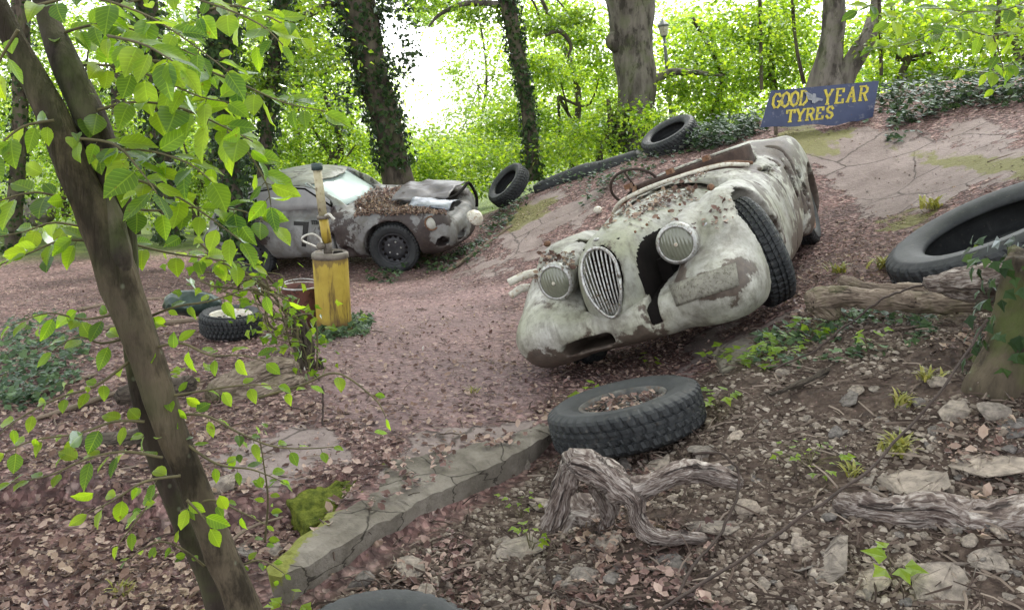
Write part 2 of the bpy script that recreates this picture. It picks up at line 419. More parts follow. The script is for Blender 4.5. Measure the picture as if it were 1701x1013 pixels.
def mask(polys, soft): 
    m = np.zeros(len(V))
    for P in polys: m = np.maximum(m, smooth(soft, -soft, poly_sd(jx, jy, P)))
    return m*front
TROD = [[(575,500),(720,465),(800,470),(880,560),(930,625),(880,700),(720,735),(580,700),(545,600)]]
mt = mask(TROD, 45); mc = mask(CONC, 22); mo = mask(MOSS, 18)
rb = rub(X_, Y_); mc = mc*(1-rb)
beyond = smooth(12.5, 15, Y_)  # woodland floor behind the bank
g = N("ground_litter_and_concrete")
vc = g.mapv((1, 1, 1)); 
wob = g.n('TexNoise', {'Vector': g.obj(), 'Scale': 9., 'Detail': 3.}).outputs['Color']
wv = g.mix(.06, g.obj(), wob, 'ADD')
v1 = g.n('TexVoronoi', {'Vector': wv, 'Scale': 24., 'Randomness': 1.}, feature='F1')
v2 = g.n('TexVoronoi', {'Vector': wv, 'Scale': 47., 'Randomness': 1.}, feature='F1')
s1 = g.n('SeparateColor', {0: v1.outputs['Color']}); s2 = g.n('SeparateColor', {0: v2.outputs['Color']})
LB = [(0, (.035,.020,.018)), (.3, (.10,.058,.052)), (.55, (.20,.122,.112)), (.8, (.33,.215,.195)), (.95, (.46,.35,.30)), (1, (.55,.47,.41))]
lit = g.mix(.5, g.ramp(s1.outputs[0], LB), g.ramp(s2.outputs[1], LB))
lit = g.mix(g.ramp(v1.outputs['Distance'], [(.38, 0.), (.68, .6)]), lit, (.06,.045,.042))
lit = g.mix(g.ramp(g.noise(2.3, 6, .7), [(.50, 0.), (.60, .55)]), lit, (.085,.058,.055))
lit = g.mix(g.math('MULTIPLY', g.attr('trod'), .55), lit, g.mix(g.noise(16, 5, .7), (.19,.135,.135), (.37,.29,.285)))
lit = g.mix(1., lit, g.ramp(g.noise(1.1, 4), [(.3, (.78,.74,.76)), (.7, (1.1,1.0,1.0))]), 'MULTIPLY')
soil = g.ramp(g.noise(22, 6, .7), [(.3, (.028,.019,.015)), (.55, (.075,.052,.041)), (.8, (.19,.15,.12))])
rubc = g.mix(g.ramp(g.vor(30, wv), [(.05, .85), (.22, 0.)]), soil, g.ramp(s2.outputs[2], LB))
con = g.mix(g.noise(3.2, 6, .65), (.15,.115,.108), (.30,.245,.228)); con = g.mix(g.ramp(g.noise(40, 4), [(.5, 0.), (.75, .35)]), con, (.13,.10,.085)); con = g.mix(g.ramp(g.noise(1.3, 6, .7), [(.45, 0.), (.65, .7)]), con, (.115,.085,.075)); con = g.mix(g.ramp(g.n('TexVoronoi', {'Vector': wv, 'Scale': 1.1}, feature='DISTANCE_TO_EDGE').outputs['Distance'], [(.004, .8), (.016, 0.)]), con, (.04,.03,.025))
mossc = g.mix(g.noise(14, 5), (.085,.085,.025), (.20,.19,.065))
aC, aM, aR, aB = g.attr('conc'), g.attr('moss'), g.attr('rub'), g.attr('beyond')
brk = g.noise(13, 5, .7)
cm = g.ramp(g.math('ADD', aC, g.math('MULTIPLY', g.math('SUBTRACT', brk, .5), 1.5)), [(.42, 0.), (.56, 1.)])
mm = g.ramp(g.math('ADD', aM, g.math('MULTIPLY', g.math('SUBTRACT', brk, .5), 1.2)), [(.45, 0.), (.75, .85)])
base = g.mix(cm, lit, con); base = g.mix(mm, base, mossc); base = g.mix(aR, base, rubc)
base = g.mix(aB, base, g.ramp(g.noise(3, 5), [(.35, (.05,.075,.02)), (.7, (.13,.17,.04))]))
hgt = g.math('ADD', g.math('MULTIPLY', v1.outputs['Distance'], g.math('SUBTRACT', 1.15, cm)), g.math('MULTIPLY', g.noise(60, 4), .3))
M_ground = g.bsdf(base, .88, bump=g.bump(hgt, .8, .03), spec=.25)
ground = mesh('ground', V, Q, M_ground); tag(ground, kind='structure')
for nm, a in (('conc', mc), ('moss', mo), ('rub', rb), ('trod', mt), ('beyond', beyond)):
    at = ground.data.attributes.new(nm, 'FLOAT', 'POINT'); at.data.foreach_set('value', a.astype(np.float32))

# ================================================================== shared materials
M_conc = N('weathered_concrete')
_n = M_conc.noise(4, 6, .65)
_c = M_conc.ramp(_n, [(.3, (.075,.065,.05)), (.5, (.17,.15,.125)), (.75, (.29,.26,.225))])
_c = M_conc.mix(M_conc.ramp(M_conc.n('TexVoronoi', {'Vector': M_conc.mix(.08, M_conc.obj(), M_conc.n('TexNoise', {'Scale': 6.}).outputs['Color'], 'ADD'), 'Scale': 2.6}, feature='DISTANCE_TO_EDGE').outputs['Distance'], [(.003, .9), (.012, 0.)]), _c, (.03,.025,.02))
_c = M_conc.mix(M_conc.ramp(M_conc.noise(30, 5, .7), [(.55, 0.), (.7, .6)]), _c, (.10,.085,.07))
_a = M_conc.attr('moss')
_c = M_conc.mix(M_conc.ramp(M_conc.math('ADD', _a, M_conc.math('MULTIPLY', M_conc.math('SUBTRACT', M_conc.noise(22, 5, .7), .5), 1.6)), [(.45, 0.), (.6, .95)]), _c, M_conc.mix(M_conc.noise(60, 3), (.09,.10,.02), (.26,.27,.06)))
M_conc = M_conc.bsdf(_c, .9, bump=M_conc.bump(M_conc.noise(35, 6, .7), .7, .02), spec=.2)
def rock_mat(name, a, b, sc=7):
    m = N(name); oi = m.n('ObjectInfo').outputs['Random']
    n1 = m.noise(sc, 6, .65); c = m.ramp(n1, [(.3, a), (.65, b)])
    c = m.mix(m.ramp(m.noise(sc*4, 5), [(.5, 0.), (.7, .5)]), c, tuple(x*.45 for x in a))
    c = m.mix(1., c, m.ramp(oi, [(0, (.55,.55,.58)), (.5, (.95,.9,.85)), (1, (1.3,1.2,1.1))]), 'MULTIPLY')
    return m.bsdf(c, .8, bump=m.bump(m.noise(sc*5, 6, .7), .6, .01), spec=.3)
M_rock = rock_mat('slate_stone', (.10,.09,.082), (.34,.305,.27))
M_moss = N('moss'); M_moss = M_moss.bsdf(M_moss.ramp(M_moss.noise(30, 5), [(.3, (.035,.05,.01)), (.7, (.16,.18,.03))]), .95, bump=M_moss.bump(M_moss.noise(90, 4), 1., .02), spec=.1)
M_rub = N('old_tyre_rubber')
_c = M_rub.mix(M_rub.ramp(M_rub.noise(6, 5, .7), [(.4, 0.), (.75, .55)]), (.014,.016,.018), (.06,.063,.064))
_c = M_rub.mix(M_rub.ramp(M_rub.noise(35, 4), [(.6, 0.), (.75, .5)]), _c, (.10,.085,.068))
M_rub = M_rub.bsdf(_c, .62, bump=M_rub.bump(M_rub.noise(80, 4), .25, .005), spec=.4)
def simple(name, a, b, sc=8, rough=.6, metal=0., bs=.3, spots=None, spec=.4):
    m = N(name); c = m.ramp(m.noise(sc, 6, .65), [(.3, a), (.7, b)])
    if spots: c = m.mix(m.ramp(m.noise(sc*2.6, 5, .7), [(.52, 0.), (.62, .9)]), c, spots)
    return m.bsdf(c, rough, metal, m.bump(m.noise(sc*6, 5), bs, .006), spec)
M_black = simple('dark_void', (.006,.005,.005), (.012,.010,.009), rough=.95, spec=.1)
M_rust = simple('rusty_steel', (.09,.042,.022), (.22,.115,.065), 14, .85, spots=(.05,.03,.022))
M_dull = simple('dull_aluminium', (.30,.30,.29), (.52,.52,.50), 20, .45, .6, .2, spots=(.14,.10,.07))
M_cream = simple('old_enamel', (.42,.40,.34), (.66,.63,.55), 12, .5, spots=(.28,.2,.13))
M_wire = simple('bramble_stem', (.022,.015,.012), (.06,.04,.032), 20, .8)
M_bark1 = bark_mat('smooth_bark', (.055,.045,.035), (.21,.18,.145), 9, .25)
M_bark2 = bark_mat('dark_bark', (.028,.022,.018), (.11,.09,.07), 12, .35)
M_bark3 = bark_mat('grey_beech_bark', (.045,.038,.032), (.17,.15,.13), 8, .3)
M_drift = bark_mat('weathered_root_wood', (.045,.032,.028), (.36,.31,.28), 16, .1, bump=1.2)
M_log = bark_mat('dead_log_wood', (.07,.052,.04), (.30,.25,.20), 12, .25)
M_stem = simple('green_brown_twig', (.05,.045,.02), (.13,.11,.05), 20, .8)
L_bg = leaf_mat('backlit_beech_leaf', (.075,.145,.012), (.17,.27,.02), (.28,.36,.04), .64, tcol=1.85)
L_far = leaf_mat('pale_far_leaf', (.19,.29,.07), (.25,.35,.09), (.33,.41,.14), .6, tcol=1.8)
L_mid = leaf_mat('mid_green_leaf', (.06,.12,.012), (.12,.20,.02), (.20,.28,.03), .58, tcol=1.9)
L_near = leaf_mat('near_elm_leaf', (.045,.095,.022), (.13,.22,.014), (.21,.29,.02),   .66, .45, tcol=2.75, veins=True)
L_dark = leaf_mat('dark_ivy_leaf', (.014,.030,.010), (.030,.058,.018), (.06,.10,.03), .25, .6, tcol=1.2)
L_dead = leaf_mat('dead_leaf', (.065,.034,.031), (.20,.120,.110), (.45,.33,.29), .12, .5, tcol=1.)
L_yel = leaf_mat('yellowing_weed', (.16,.17,.035), (.28,.27,.07), (.40,.36,.13), .4, tcol=1.3)

# ================================================================== leaves
def leaf_tpl(kind):
    if kind == 'rhomb':      # base, right, tip, left with a fold
        return np.array([[0,0,0],[.32,.45,.10],[0,1,-.06],[-.32,.45,.10]]), np.array([[0,1,2],[0,2,3]])
    if kind == 'ivy':
        return np.array([[0,0,0],[.5,.28,.02],[.25,.5,.05],[0,1,-.05],[-.25,.5,.05],[-.5,.28,.02]]), np.array([[0,1,2],[0,2,3],[0,3,4],[0,4,5]])
    if kind == 'ovate':
        ys = [0, .14, .34, .56, .78, .93, 1.]; ws = [0, .20, .315, .31, .20, .065, 0]
        V = [];
        for y, w_ in zip(ys, ws):
            for s in (-1, -.5, 0, .5, 1): V.append([w_*s, y+.02*abs(s)*(1 if abs(s) == 1 else .5), .16*abs(s)*w_+-.16*y*y+.015*math.sin(y*18)*abs(s)])
        Fc = []
        for i in range(6):
            for j in range(4): a = i*5+j; Fc += [[a, a+1, a+6], [a, a+6, a+5]]
        return np.array(V), np.array(Fc)
    if kind == 'curl':
        return np.array([[0,0,0],[.30,.3,.16],[.26,.72,.05],[0,1,.20],[-.28,.66,.18],[-.30,.28,.02],[0,.5,-.04]]), np.array([[0,1,6],[1,2,6],[2,3,6],[3,4,6],[4,5,6],[5,0,6]])
def leaves(tpl, P, fwd, nor, size):
    """leaf meshes at P pointing along fwd with face normal nor"""
    TV, TF = leaf_tpl(tpl) if isinstance(tpl, str) else tpl
    P = np.asarray(P, float); n = len(P); f = fwd/(np.linalg.norm(fwd, axis=1)[:, None]+1e-9)
    u = nor-f*(nor*f).sum(1)[:, None]; u /= np.linalg.norm(u, axis=1)[:, None]+1e-9; r = np.cross(f, u)
    size = np.broadcast_to(size, (n,))[:, None, None]
    if isinstance(tpl, str) and tpl == 'ovate':
        q = np.random.default_rng(n).random((n, 4)); TVn = np.repeat(TV[None], n, 0); TVn[..., 0] *= (.72+.42*q[:, 0])[:, None]; TVn[..., 2] = TVn[..., 2]*(.4+1.9*q[:, 1])[:, None]+(q[:, 2]-.5)[:, None]*.5*TV[None, :, 1]**2*.6+.05*np.sin(TV[None, :, 1]*9+q[:, 3:4]*6)*np.abs(TV[None, :, 0])*2
        TVn[..., 0] += (q[:, 3]-.5)[:, None]*.28*TV[None, :, 1]**2
        V = P[:, None]+size*(r[:, None]*TVn[..., 0:1]+f[:, None]*TVn[..., 1:2]+u[:, None]*TVn[..., 2:3])
        return V.reshape(-1, 3), (TF[None]+(np.arange(n)*len(TV))[:, None, None]).reshape(-1, TF.shape[1])
    V = P[:, None]+size*(r[:, None]*TV[None, :, 0:1]+f[:, None]*TV[None, :, 1:2]+u[:, None]*TV[None, :, 2:3])
    Fc = TF[None]+(np.arange(n)*len(TV))[:, None, None]
    return V.reshape(-1, 3), Fc.reshape(-1, TF.shape[1])
def rnd_dirs(n, rng=RNG):
    a = rng.normal(size=(n, 3)); return a/np.linalg.norm(a, axis=1)[:, None]
def clump(c, R, n, size, rng=RNG, flat=.6, tpl='rhomb', droop=.3, sub=14):
    """leaves spread through an ellipsoid in small flat sprays, with gaps between them"""
    c = np.array(c, float); R = np.array(R, float)
    ns = max(1, n//sub); sc_ = rnd_dirs(ns, rng)*(rng.random(ns)**.45)[:, None]*R+c
    k = rng.integers(0, ns, n); sr = R.mean()*.30+size*1.5
    off = rng.normal(size=(n, 3))*np.array([1, 1, .28])*sr*.55
    tilt = rng.normal(size=(ns, 3))*.35; off[:, 2] += (off[:, 0]*tilt[k, 0]+off[:, 1]*tilt[k, 1])
    P = sc_[k]+off; f = rnd_dirs(n, rng)*np.array([1, 1, .35])+off*.8/sr; f[:, 2] -= droop
    u = np.array([0, 0, 1.])*flat+rnd_dirs(n, rng)*(1-flat)*1.6
    return leaves(tpl, P, f, u, size*(.65+.6*rng.random(n)))
class LB_:
    def __init__(s): s.V = []; s.F = []; s.n = 0
    def add(s, VF): s.V.append(VF[0]); s.F.append(VF[1]+s.n); s.n += len(VF[0]); return s
    def build(s, name, mat, parent=None): return mesh(name, np.vstack(s.V), np.vstack(s.F), mat, parent, False)
# ================================================================== the roadster wreck
def paint(name, base0, base1, rustc, rust_lo, sc=3.0, green=.0, stain=.5, rough=.5):
    m = N(name); n1 = m.noise(sc, 7, .62); n2 = m.noise(sc*3.5, 6, .7); n3 = m.noise(sc*.8, 3)
    c = m.ramp(n1, [(.3, base0), (.62, base1)])
    if green: c = m.mix(m.ramp(n3, [(.40, 0.), (.62, green)]), c, (.26,.27,.15))
    c = m.mix(m.ramp(n2, [(.45, 0.), (.8, stain)]), c, (.10,.085,.06))
    st = m.noise(sc*5, 5, .7, m.mapv((.5, 1, .25)))
    c = m.mix(m.ramp(st, [(.50, 0.), (.70, .65)]), c, (.075,.062,.045))
    rs = m.math('ADD', m.math('MULTIPLY', m.noise(sc*.9, 7, .68), 1.), m.math('MULTIPLY', m.attr('rust'), .38))
    c = m.mix(m.ramp(rs, [(rust_lo, 0.), (rust_lo+.035, .92)]), c, m.ramp(m.noise(26, 6, .7), [(.3, (rustc[0]*.4, rustc[1]*.4, rustc[2]*.4)), (.7, rustc)]))
    c = m.mix(m.ramp(m.noise(sc*9, 6, .75), [(.55, 0.), (.68, .4)]), c, (.09,.075,.055))
    c = m.mix(m.ramp(m.vor(90), [(.03, .7), (.10, 0.)]), c, (.06,.045,.035))
    h = m.math('ADD', n2, m.math('MULTIPLY', rs, .6))
    return m.bsdf(c, rough, 0., m.bump(h, .35, .012), .35)
M_jag = paint('flaking_cream_paint', (.17,.165,.15), (.47,.46,.42), (.10,.07,.055), .605, 3.2, .38, 1.)
M_jbon = paint('mossy_bonnet_paint', (.17,.175,.15), (.36,.36,.31), (.11,.085,.07), .61, 4, .5, .85)
M_lens = N('clouded_headlamp_glass'); M_lens = M_lens.bsdf(M_lens.mix(M_lens.noise(9, 5), (.07,.075,.055), (.22,.225,.17)), .22, spec=.7, bump=M_lens.bump(M_lens.n('TexWave', {'Vector': M_lens.obj(), 'Scale': 16., 'Distortion': 1.}, bands_direction='Y').outputs['Fac'], .35, .01))
M_chr = simple('tarnished_chrome', (.22,.22,.21), (.50,.50,.48), 24, .38, .7, .1, spots=(.12,.08,.05))
def setattr_pts(o, name, a):
    at = o.data.attributes.new(name, 'FLOAT', 'POINT'); at.data.foreach_set('value', np.asarray(a, np.float32))
def Rypr(yaw, pitch, roll):
    cy, sy = cos(yaw), sin(yaw); cp, sp = cos(pitch), sin(pitch); cr, sr = cos(roll), sin(roll)
    return np.array([[cy,-sy,0],[sy,cy,0],[0,0,1]])@np.array([[cp,0,sp],[0,1,0],[-sp,0,cp]])@np.array([[1,0,0],[0,cr,-sr],[0,sr,cr]])
JR = Rypr(radians(-115.17), radians(2.42), radians(21.25)); JP = np.array([1.0777, 5.359, .1213])
PR = Rypr(radians(-14.9), radians(-4.76), radians(10.29)); PP = np.array([-1.3275, 11.5576, -.3323])

def j_fender(x, y, z, s=1):
    y = y*s
    X = [.80,.77,.68,.52,.3,0,-.4,-.9,-1.4,-1.8]
    return loft(x, y, z, X, [.52,.52,.53,.54,.555,.56,.57,.58,.59,.60], [.03,.14,.22,.25,.245,.235,.20,.16,.13,.11],
                [.42,.47,.53,.60,.735,.865,.865,.79,.71,.70], [.36,.28,.18,.12,.09,.09,.09,.09,.09,.12], 2.15)
def j_bonnet(x, y, z):
    X = [.74,.71,.62,.45,.2,-.3,-.8,-1.12]
    d = loft(x, y, z, X, .0, [.03,.11,.195,.25,.295,.37,.46,.53], [.60,.68,.79,.855,.88,.91,.93,.935], [.42,.30,.22,.2,.2,.2,.2,.2], 2.3)
    return d
def j_gap(x, y, z):
    lo = pchip([-.6,-.1,.3,.5,.62,.9], [.36,.275,.20,.172,.156,.12], x); hi = pchip([-.6,-.1,.3,.5,.62,.9], [.375,.325,.278,.236,.216,.21], x)
    return np.maximum(np.maximum(lo-y, y-hi), np.maximum(.27-z, -.6-x))
def torn(x, y, z, s, a): return (fbm(x*22, y*22, z*22, s, 3)-.5)*a
def j_arch(x, y, z):
    r = np.hypot(x+.06, z-.42)-.405+torn(x, y, z, 4, .03)
    back = np.maximum(np.maximum(x+.05, -.60-x), z-.66+(-x)*.25)+torn(x, y, z, 14, .06)      # open behind the wheel
    return np.maximum(np.minimum(r, back), .40-np.abs(y))
def jag_body(x, y, z, raw=False):
    fr = j_fender(x, y, z, -1); fl = j_fender(x, y, z, 1)
    apron = loft(x, y, z, [.74,.70,.6,.45,.2], 0., [.10,.34,.50,.58,.60], [.38,.41,.44,.48,.5], [.30,.22,.17,.15,.15], 3)
    mid = loft(x, y, z, [-.85,-1.0,-1.3,-1.8,-2.3,-2.8,-3.3,-3.62,-3.72], 0., [.64,.68,.70,.71,.72,.68,.55,.32,.03],
               [.88,.90,.90,.96,1.07,1.03,.84,.58,.42], [.16,.14,.12,.12,.12,.14,.2,.26,.3], 3.2)
    cowl = loft(x, y, z, [-.86,-.95,-1.08,-1.2,-1.3], 0., [.50,.56,.60,.62,.60], [.93,.955,.965,.95,.90], [.5,.5,.5,.5,.5], 2.4)
    d = smin(smin(apron, fr, .07), fl, .07)
    d = smin(d, smin(mid, cowl, .05), .05)
    for s in (1, -1):
        rf = loft(x, y*s, z, [-1.85,-2.0,-2.3,-2.6,-3.0,-3.4,-3.62], [.58,.60,.61,.61,.58,.5,.42], [.03,.12,.165,.175,.15,.11,.02],
                  [.60,.86,.985,.99,.90,.68,.45], [.4,.2,.12,.12,.16,.22,.35], 2.5)
        d = smin(d, rf, .05)
        pod = capsule(x, y*s, z, (.50,.40,.665), (.06,.42,.745), .118, .088)
        pod = np.maximum(pod, x-.585)
        d = smin(d, pod, .022)
    if raw: return d
    d = np.maximum(d, -(loft(x, y, z, [.62,.4,0,-.5,-.88], 0., [.13,.21,.26,.37,.45], [1.2]*5, [.3]*5, 4)))
    inner = np.maximum(np.maximum(d+.06, x+1.15), -3.2-x)
    cp = np.sqrt(((x+1.72)/.50)**2+(y/.52)**2)-1; cp = np.maximum(cp*.45, .38-z)
    rim = d; d = np.maximum(d, -cp)
    d = np.maximum(d, -j_arch(x, y, z))
    for s in (1, -1):
        ra = np.hypot(x+2.59, z-.33)-.36; ra = np.maximum(ra, .42-y*s); d = np.maximum(d, -ra)
    # black gap that has opened between bonnet and left wing
    d = np.maximum(d, -j_gap(x, y, z))
    slot = np.hypot(np.maximum(np.abs(y+.27)-.13, 0), z-.262)-.042
    d = np.maximum(d, -np.maximum(slot, .35-x))
    # rusted holes on the left flank and the torn edge over the wheel
    for c, r in (((-1.92,.70,.64),(.05,.2,.15)), ((-2.12,.70,.50),(.05,.2,.13)), ((-1.80,.74,.80),(.07,.2,.04)), ((-1.55,.62,.80),(.16,.08,.03)), ((-.62,.34,1.0),(.2,.13,.14))):
        d = np.maximum(d, -(ellip(x, y, z, c, r)+torn(x, y, z, 7, .10)))
    for xs in (-.72, -1.40, -2.02):                     # door and panel seams
        d = np.maximum(d, -np.maximum(np.abs(x-xs+.12*(z-.5))-.010, .57-y))
    d = np.maximum(d, -np.maximum(j_bonnet(x, y+.045, z)-.017, np.maximum(-1.10-x, x-.60)))
    dents = (fbm(x*5, y*5, z*5, 77, 2)-.5)*.012
    return np.maximum(d+dents, np.where(x > -.35, .165, .12)-z)
JT = mat4(JR, JP)
jag = empty('roadster_wreck', JT)
tag(jag, 'wrecked cream open roadster with oval slatted grille, tilted on the banked track', 'car')
V, Q = surfnet(jag_body, (-3.76, -.82, .06), (.84, .82, 1.04), .0145)
jb = mesh('body', V, Q, M_jag, jag)
rust = smooth(.42, .18, V[:, 2])*smooth(.3, -.5, V[:, 1])*smooth(-.1, .3, V[:, 0])*.75+smooth(.30,.12,V[:,2])*.25+smooth(-1., -1.4, V[:, 0])*.12+np.exp(-(((V[:, 0]-.6)/.2)**2+((V[:, 1]-.52)/.2)**2+((V[:, 2]-.42)/.06)**2))*.6
rust += np.where(V[:, 1] < .1, .10, 0)*smooth(-.3, -.9, V[:, 0])+np.exp(-((V[:, 1]-.385)**2/.003+(V[:, 2]-.50)**2/.008))*.7*(V[:, 0] > .2)+np.exp(-(((V[:, 1]-.60)/.17)**2+((V[:, 2]-.40)/.08)**2))*.75*(V[:, 0] > .2)+smooth(-.3, -.5, V[:, 0])*.26*smooth(.4, .6, V[:, 1])
setattr_pts(jb, 'rust', rust)
def jb_fn(x, y, z):
    y = y+.045                                          # the lid has shifted off its seat
    d = j_bonnet(x, y, z)
    egg = ((y)/(.113+.13*(z-.60)))**2+((z-.59)/.205)**2
    d = np.maximum(d, -np.maximum((np.sqrt(egg)-1)*.11, .40-x))
    d = np.maximum(d, -(d+.03)) if False else d
    hole = ellip(x, y, z, (-.86,.26,.97), (.13,.24,.10))+torn(x, y, z, 3, .05)
    d = np.maximum(d, -hole)
    d = np.maximum(d, -np.maximum(np.abs(np.abs(y)-.012)-.004, .8-z)*1.0) if False else d
    d = np.maximum(d, -j_gap(x, y-.045, z))
    dents = (fbm(x*4, y*4, z*4, 5, 2)-.5)*.014+np.exp(-((y+.04)/.02)**2)*-.004
    return np.maximum(d+dents, np.maximum(.3-z, -1.12-x))
V, Q = surfnet(jb_fn, (-1.16, -.62, .26), (.80, .56, 1.02), .0145)
def gap_faces(V, Q):  # walls of the gap get flat black: its shade is put into the colour
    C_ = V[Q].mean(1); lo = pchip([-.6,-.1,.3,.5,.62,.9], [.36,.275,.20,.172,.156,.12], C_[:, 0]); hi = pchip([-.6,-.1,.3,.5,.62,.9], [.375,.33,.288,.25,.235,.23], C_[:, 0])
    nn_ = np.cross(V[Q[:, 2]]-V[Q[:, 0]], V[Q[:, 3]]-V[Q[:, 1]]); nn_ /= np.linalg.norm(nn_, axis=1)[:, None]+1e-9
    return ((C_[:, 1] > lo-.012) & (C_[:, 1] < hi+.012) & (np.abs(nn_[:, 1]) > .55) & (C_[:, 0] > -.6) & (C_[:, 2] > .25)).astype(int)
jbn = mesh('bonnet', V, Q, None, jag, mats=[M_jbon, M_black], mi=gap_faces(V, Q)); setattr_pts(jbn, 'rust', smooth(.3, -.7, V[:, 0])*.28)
jtree = BVHTree.FromPolygons([Vector(v) for v in V], [tuple(int(i) for i in q) for q in Q])
mesh('gap_shade_fill', *surfnet(lambda x, y, z: np.maximum(np.maximum(j_gap(x, y, z)-.010, .262-z), np.minimum(jag_body(x, y, z, True), j_bonnet(x, y+.045, z))+.035), (-.62,.05,.24), (.84,.42,1.0), .012), M_black, jag, False)  # black filling inside the gap, stands in for the shade there
mesh('bay_dark_box', *box((-.05, .02, .42), (.9, .5, .34)), M_black, jag, False)  # plain black box that stands in for the dark under the bonnet
# grille
gb = MB(); ring = []
for a in np.linspace(0, 2*pi, 40, endpoint=False):
    zz = .59+.205*sin(a); yy = -.045+(.113+.13*(zz-.6))*cos(a); ring.append((yy, zz))
def gx_(yy, zz): return .745-.55*max(0, zz-.50)**1.7-.9*(yy+.045)**2-.25*max(0, .5-zz)**1.5
rp = np.array([[gx_(y, z)+.012, y, z] for y, z in ring]); rp = np.vstack([rp, rp[:1]])
mesh('grille_surround', *tube(rp, .0105, 8), M_chr, jag)
for k in range(10):
    y0 = -.098+.0215*k*1.0; 
    lim = 1-(y0/.113)**2
    if lim <= .02: continue
    h = .205*math.sqrt(lim); zs = np.linspace(.59-h, .59+h, 14)
    mesh('grille_bar', *tube([[gx_(y0-.045, z)+.002, -.045+y0*(1+1.15*(z-.6)), z] for z in zs], .0058, 6), M_chr, jag)
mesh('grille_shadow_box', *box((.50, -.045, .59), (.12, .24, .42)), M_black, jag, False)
for s in (1, -1):
    R = basis((1, .04*s, -.02), (0, 1, 0)); c = np.array((.585, .40*s, .665))
    r1 = lathe([(.104,-.05),(.121,-.04),(.121,-.006),(.114,.002),(.106,.010),(.098,.012),(.096,.002)], 40)
    lamp = mesh('headlamp', r1[0]@R.T+c, r1[1], M_dull, jag)
    l1 = lathe([(.0001,.034),(.03,.032),(.06,.026),(.085,.014),(.098,.004)], 36)
    mesh('lens', l1[0]@R.T+c, l1[1], M_lens, lamp)
    mesh('bulb', *ball(c+R@np.array([.004,.0,.034]), .012, 8, 6), M_cream, lamp)
    mesh('side_lamp', *ball((.13, .575*s, .885), (.035,.022,.022)), M_rust, jag)
mesh('badge', *ball((.60,-.045,.835), (.02,.018,.012)), M_chr, jag)
for k in range(5):
    mesh('bolt', *ball((.52-.09*k, .17+.05*k, .80+.012*k), .009, 8, 5), M_rust, jag)
# windscreen rail and cockpit furniture
P, r = curve([(-1.22,-.56,.89),(-1.10,-.42,.955),(-1.03,-.2,.98),(-1.0,0,.985),(-1.03,.2,.98),(-1.10,.42,.955),(-1.22,.56,.89)], 30, [.016]*7)
mesh('windscreen_rail', *tube(P, r, 8, .3), M_cream, jag)
P2 = P+np.array([-.16,0,.0]); mesh('dashboard_rail', *tube(P2, .013, 8, .3), M_rust, jag)
for yy in (-.33, .02, .31): mesh('rail_bracket', *box((-1.10, yy, 1.045), (.07,.05,.04)), M_rust, jag, False)
sw = empty('steering_wheel'); sw.parent = jag
R = basis((-.75, 0, .62), (0, 1, 0)); c = np.array((-1.36, -.37, 1.02))
th = np.linspace(0, 2*pi, 41); rp = np.stack([.195*np.cos(th), .195*np.sin(th), 0*th], 1)@R.T+c
mesh('rim', *tube(rp, .012, 8), M_wire, sw)
for a in (.5, 2.6, 4.7): mesh('spoke', *tube([c, c+R@np.array([.195*cos(a), .195*sin(a), 0])], .009, 6), M_wire, sw)
mesh('column', *tube([c, c+np.array([.5,.0,-.42])], .02, 8), M_rust, sw)
def seat_fn(x, y, z):
    return smin(loft(x, y, z, [-2.02,-1.98,-1.90,-1.84], 0., [.40,.43,.43,.40], [.80,.86,.84,.76], [.4]*4, 2.6), loft(x, y, z, [-1.9,-1.8,-1.5,-1.45], 0., [.4,.42,.42,.38], [.50,.52,.50,.46], [.36]*4, 4), .03)+(fbm(x*9, y*9, z*9, 4)-.5)*.03
def tub(x, y, z):
    c_ = (np.sqrt(((x+1.72)/.50)**2+(y/.52)**2)-1)*.48; return np.maximum(np.maximum(np.abs(c_+.014)-.012, z-1.035), .40-z)
mesh('cockpit_shade_liner', *surfnet(tub, (-2.26,-.56,.38), (-1.2,.56,1.06), .014), simple('rust_and_shade_lining', (.025,.015,.012), (.08,.05,.04), 9, .9), jag)  # rust brown liner added near black so the cockpit reads as shaded
mesh('cockpit_floor', *box((-1.72,0,.41), (.9,.8,.02)), M_black, jag, False)  # floor coloured black as part of the cockpit's painted shade
V, Q = surfnet(seat_fn, (-2.1,-.5,.32), (-1.4,.5,.92), .025)
mesh('seat', V, Q, simple('rotten_seat_leather', (.07,.045,.04), (.20,.14,.12), 9, .8, bs=.6), jag)
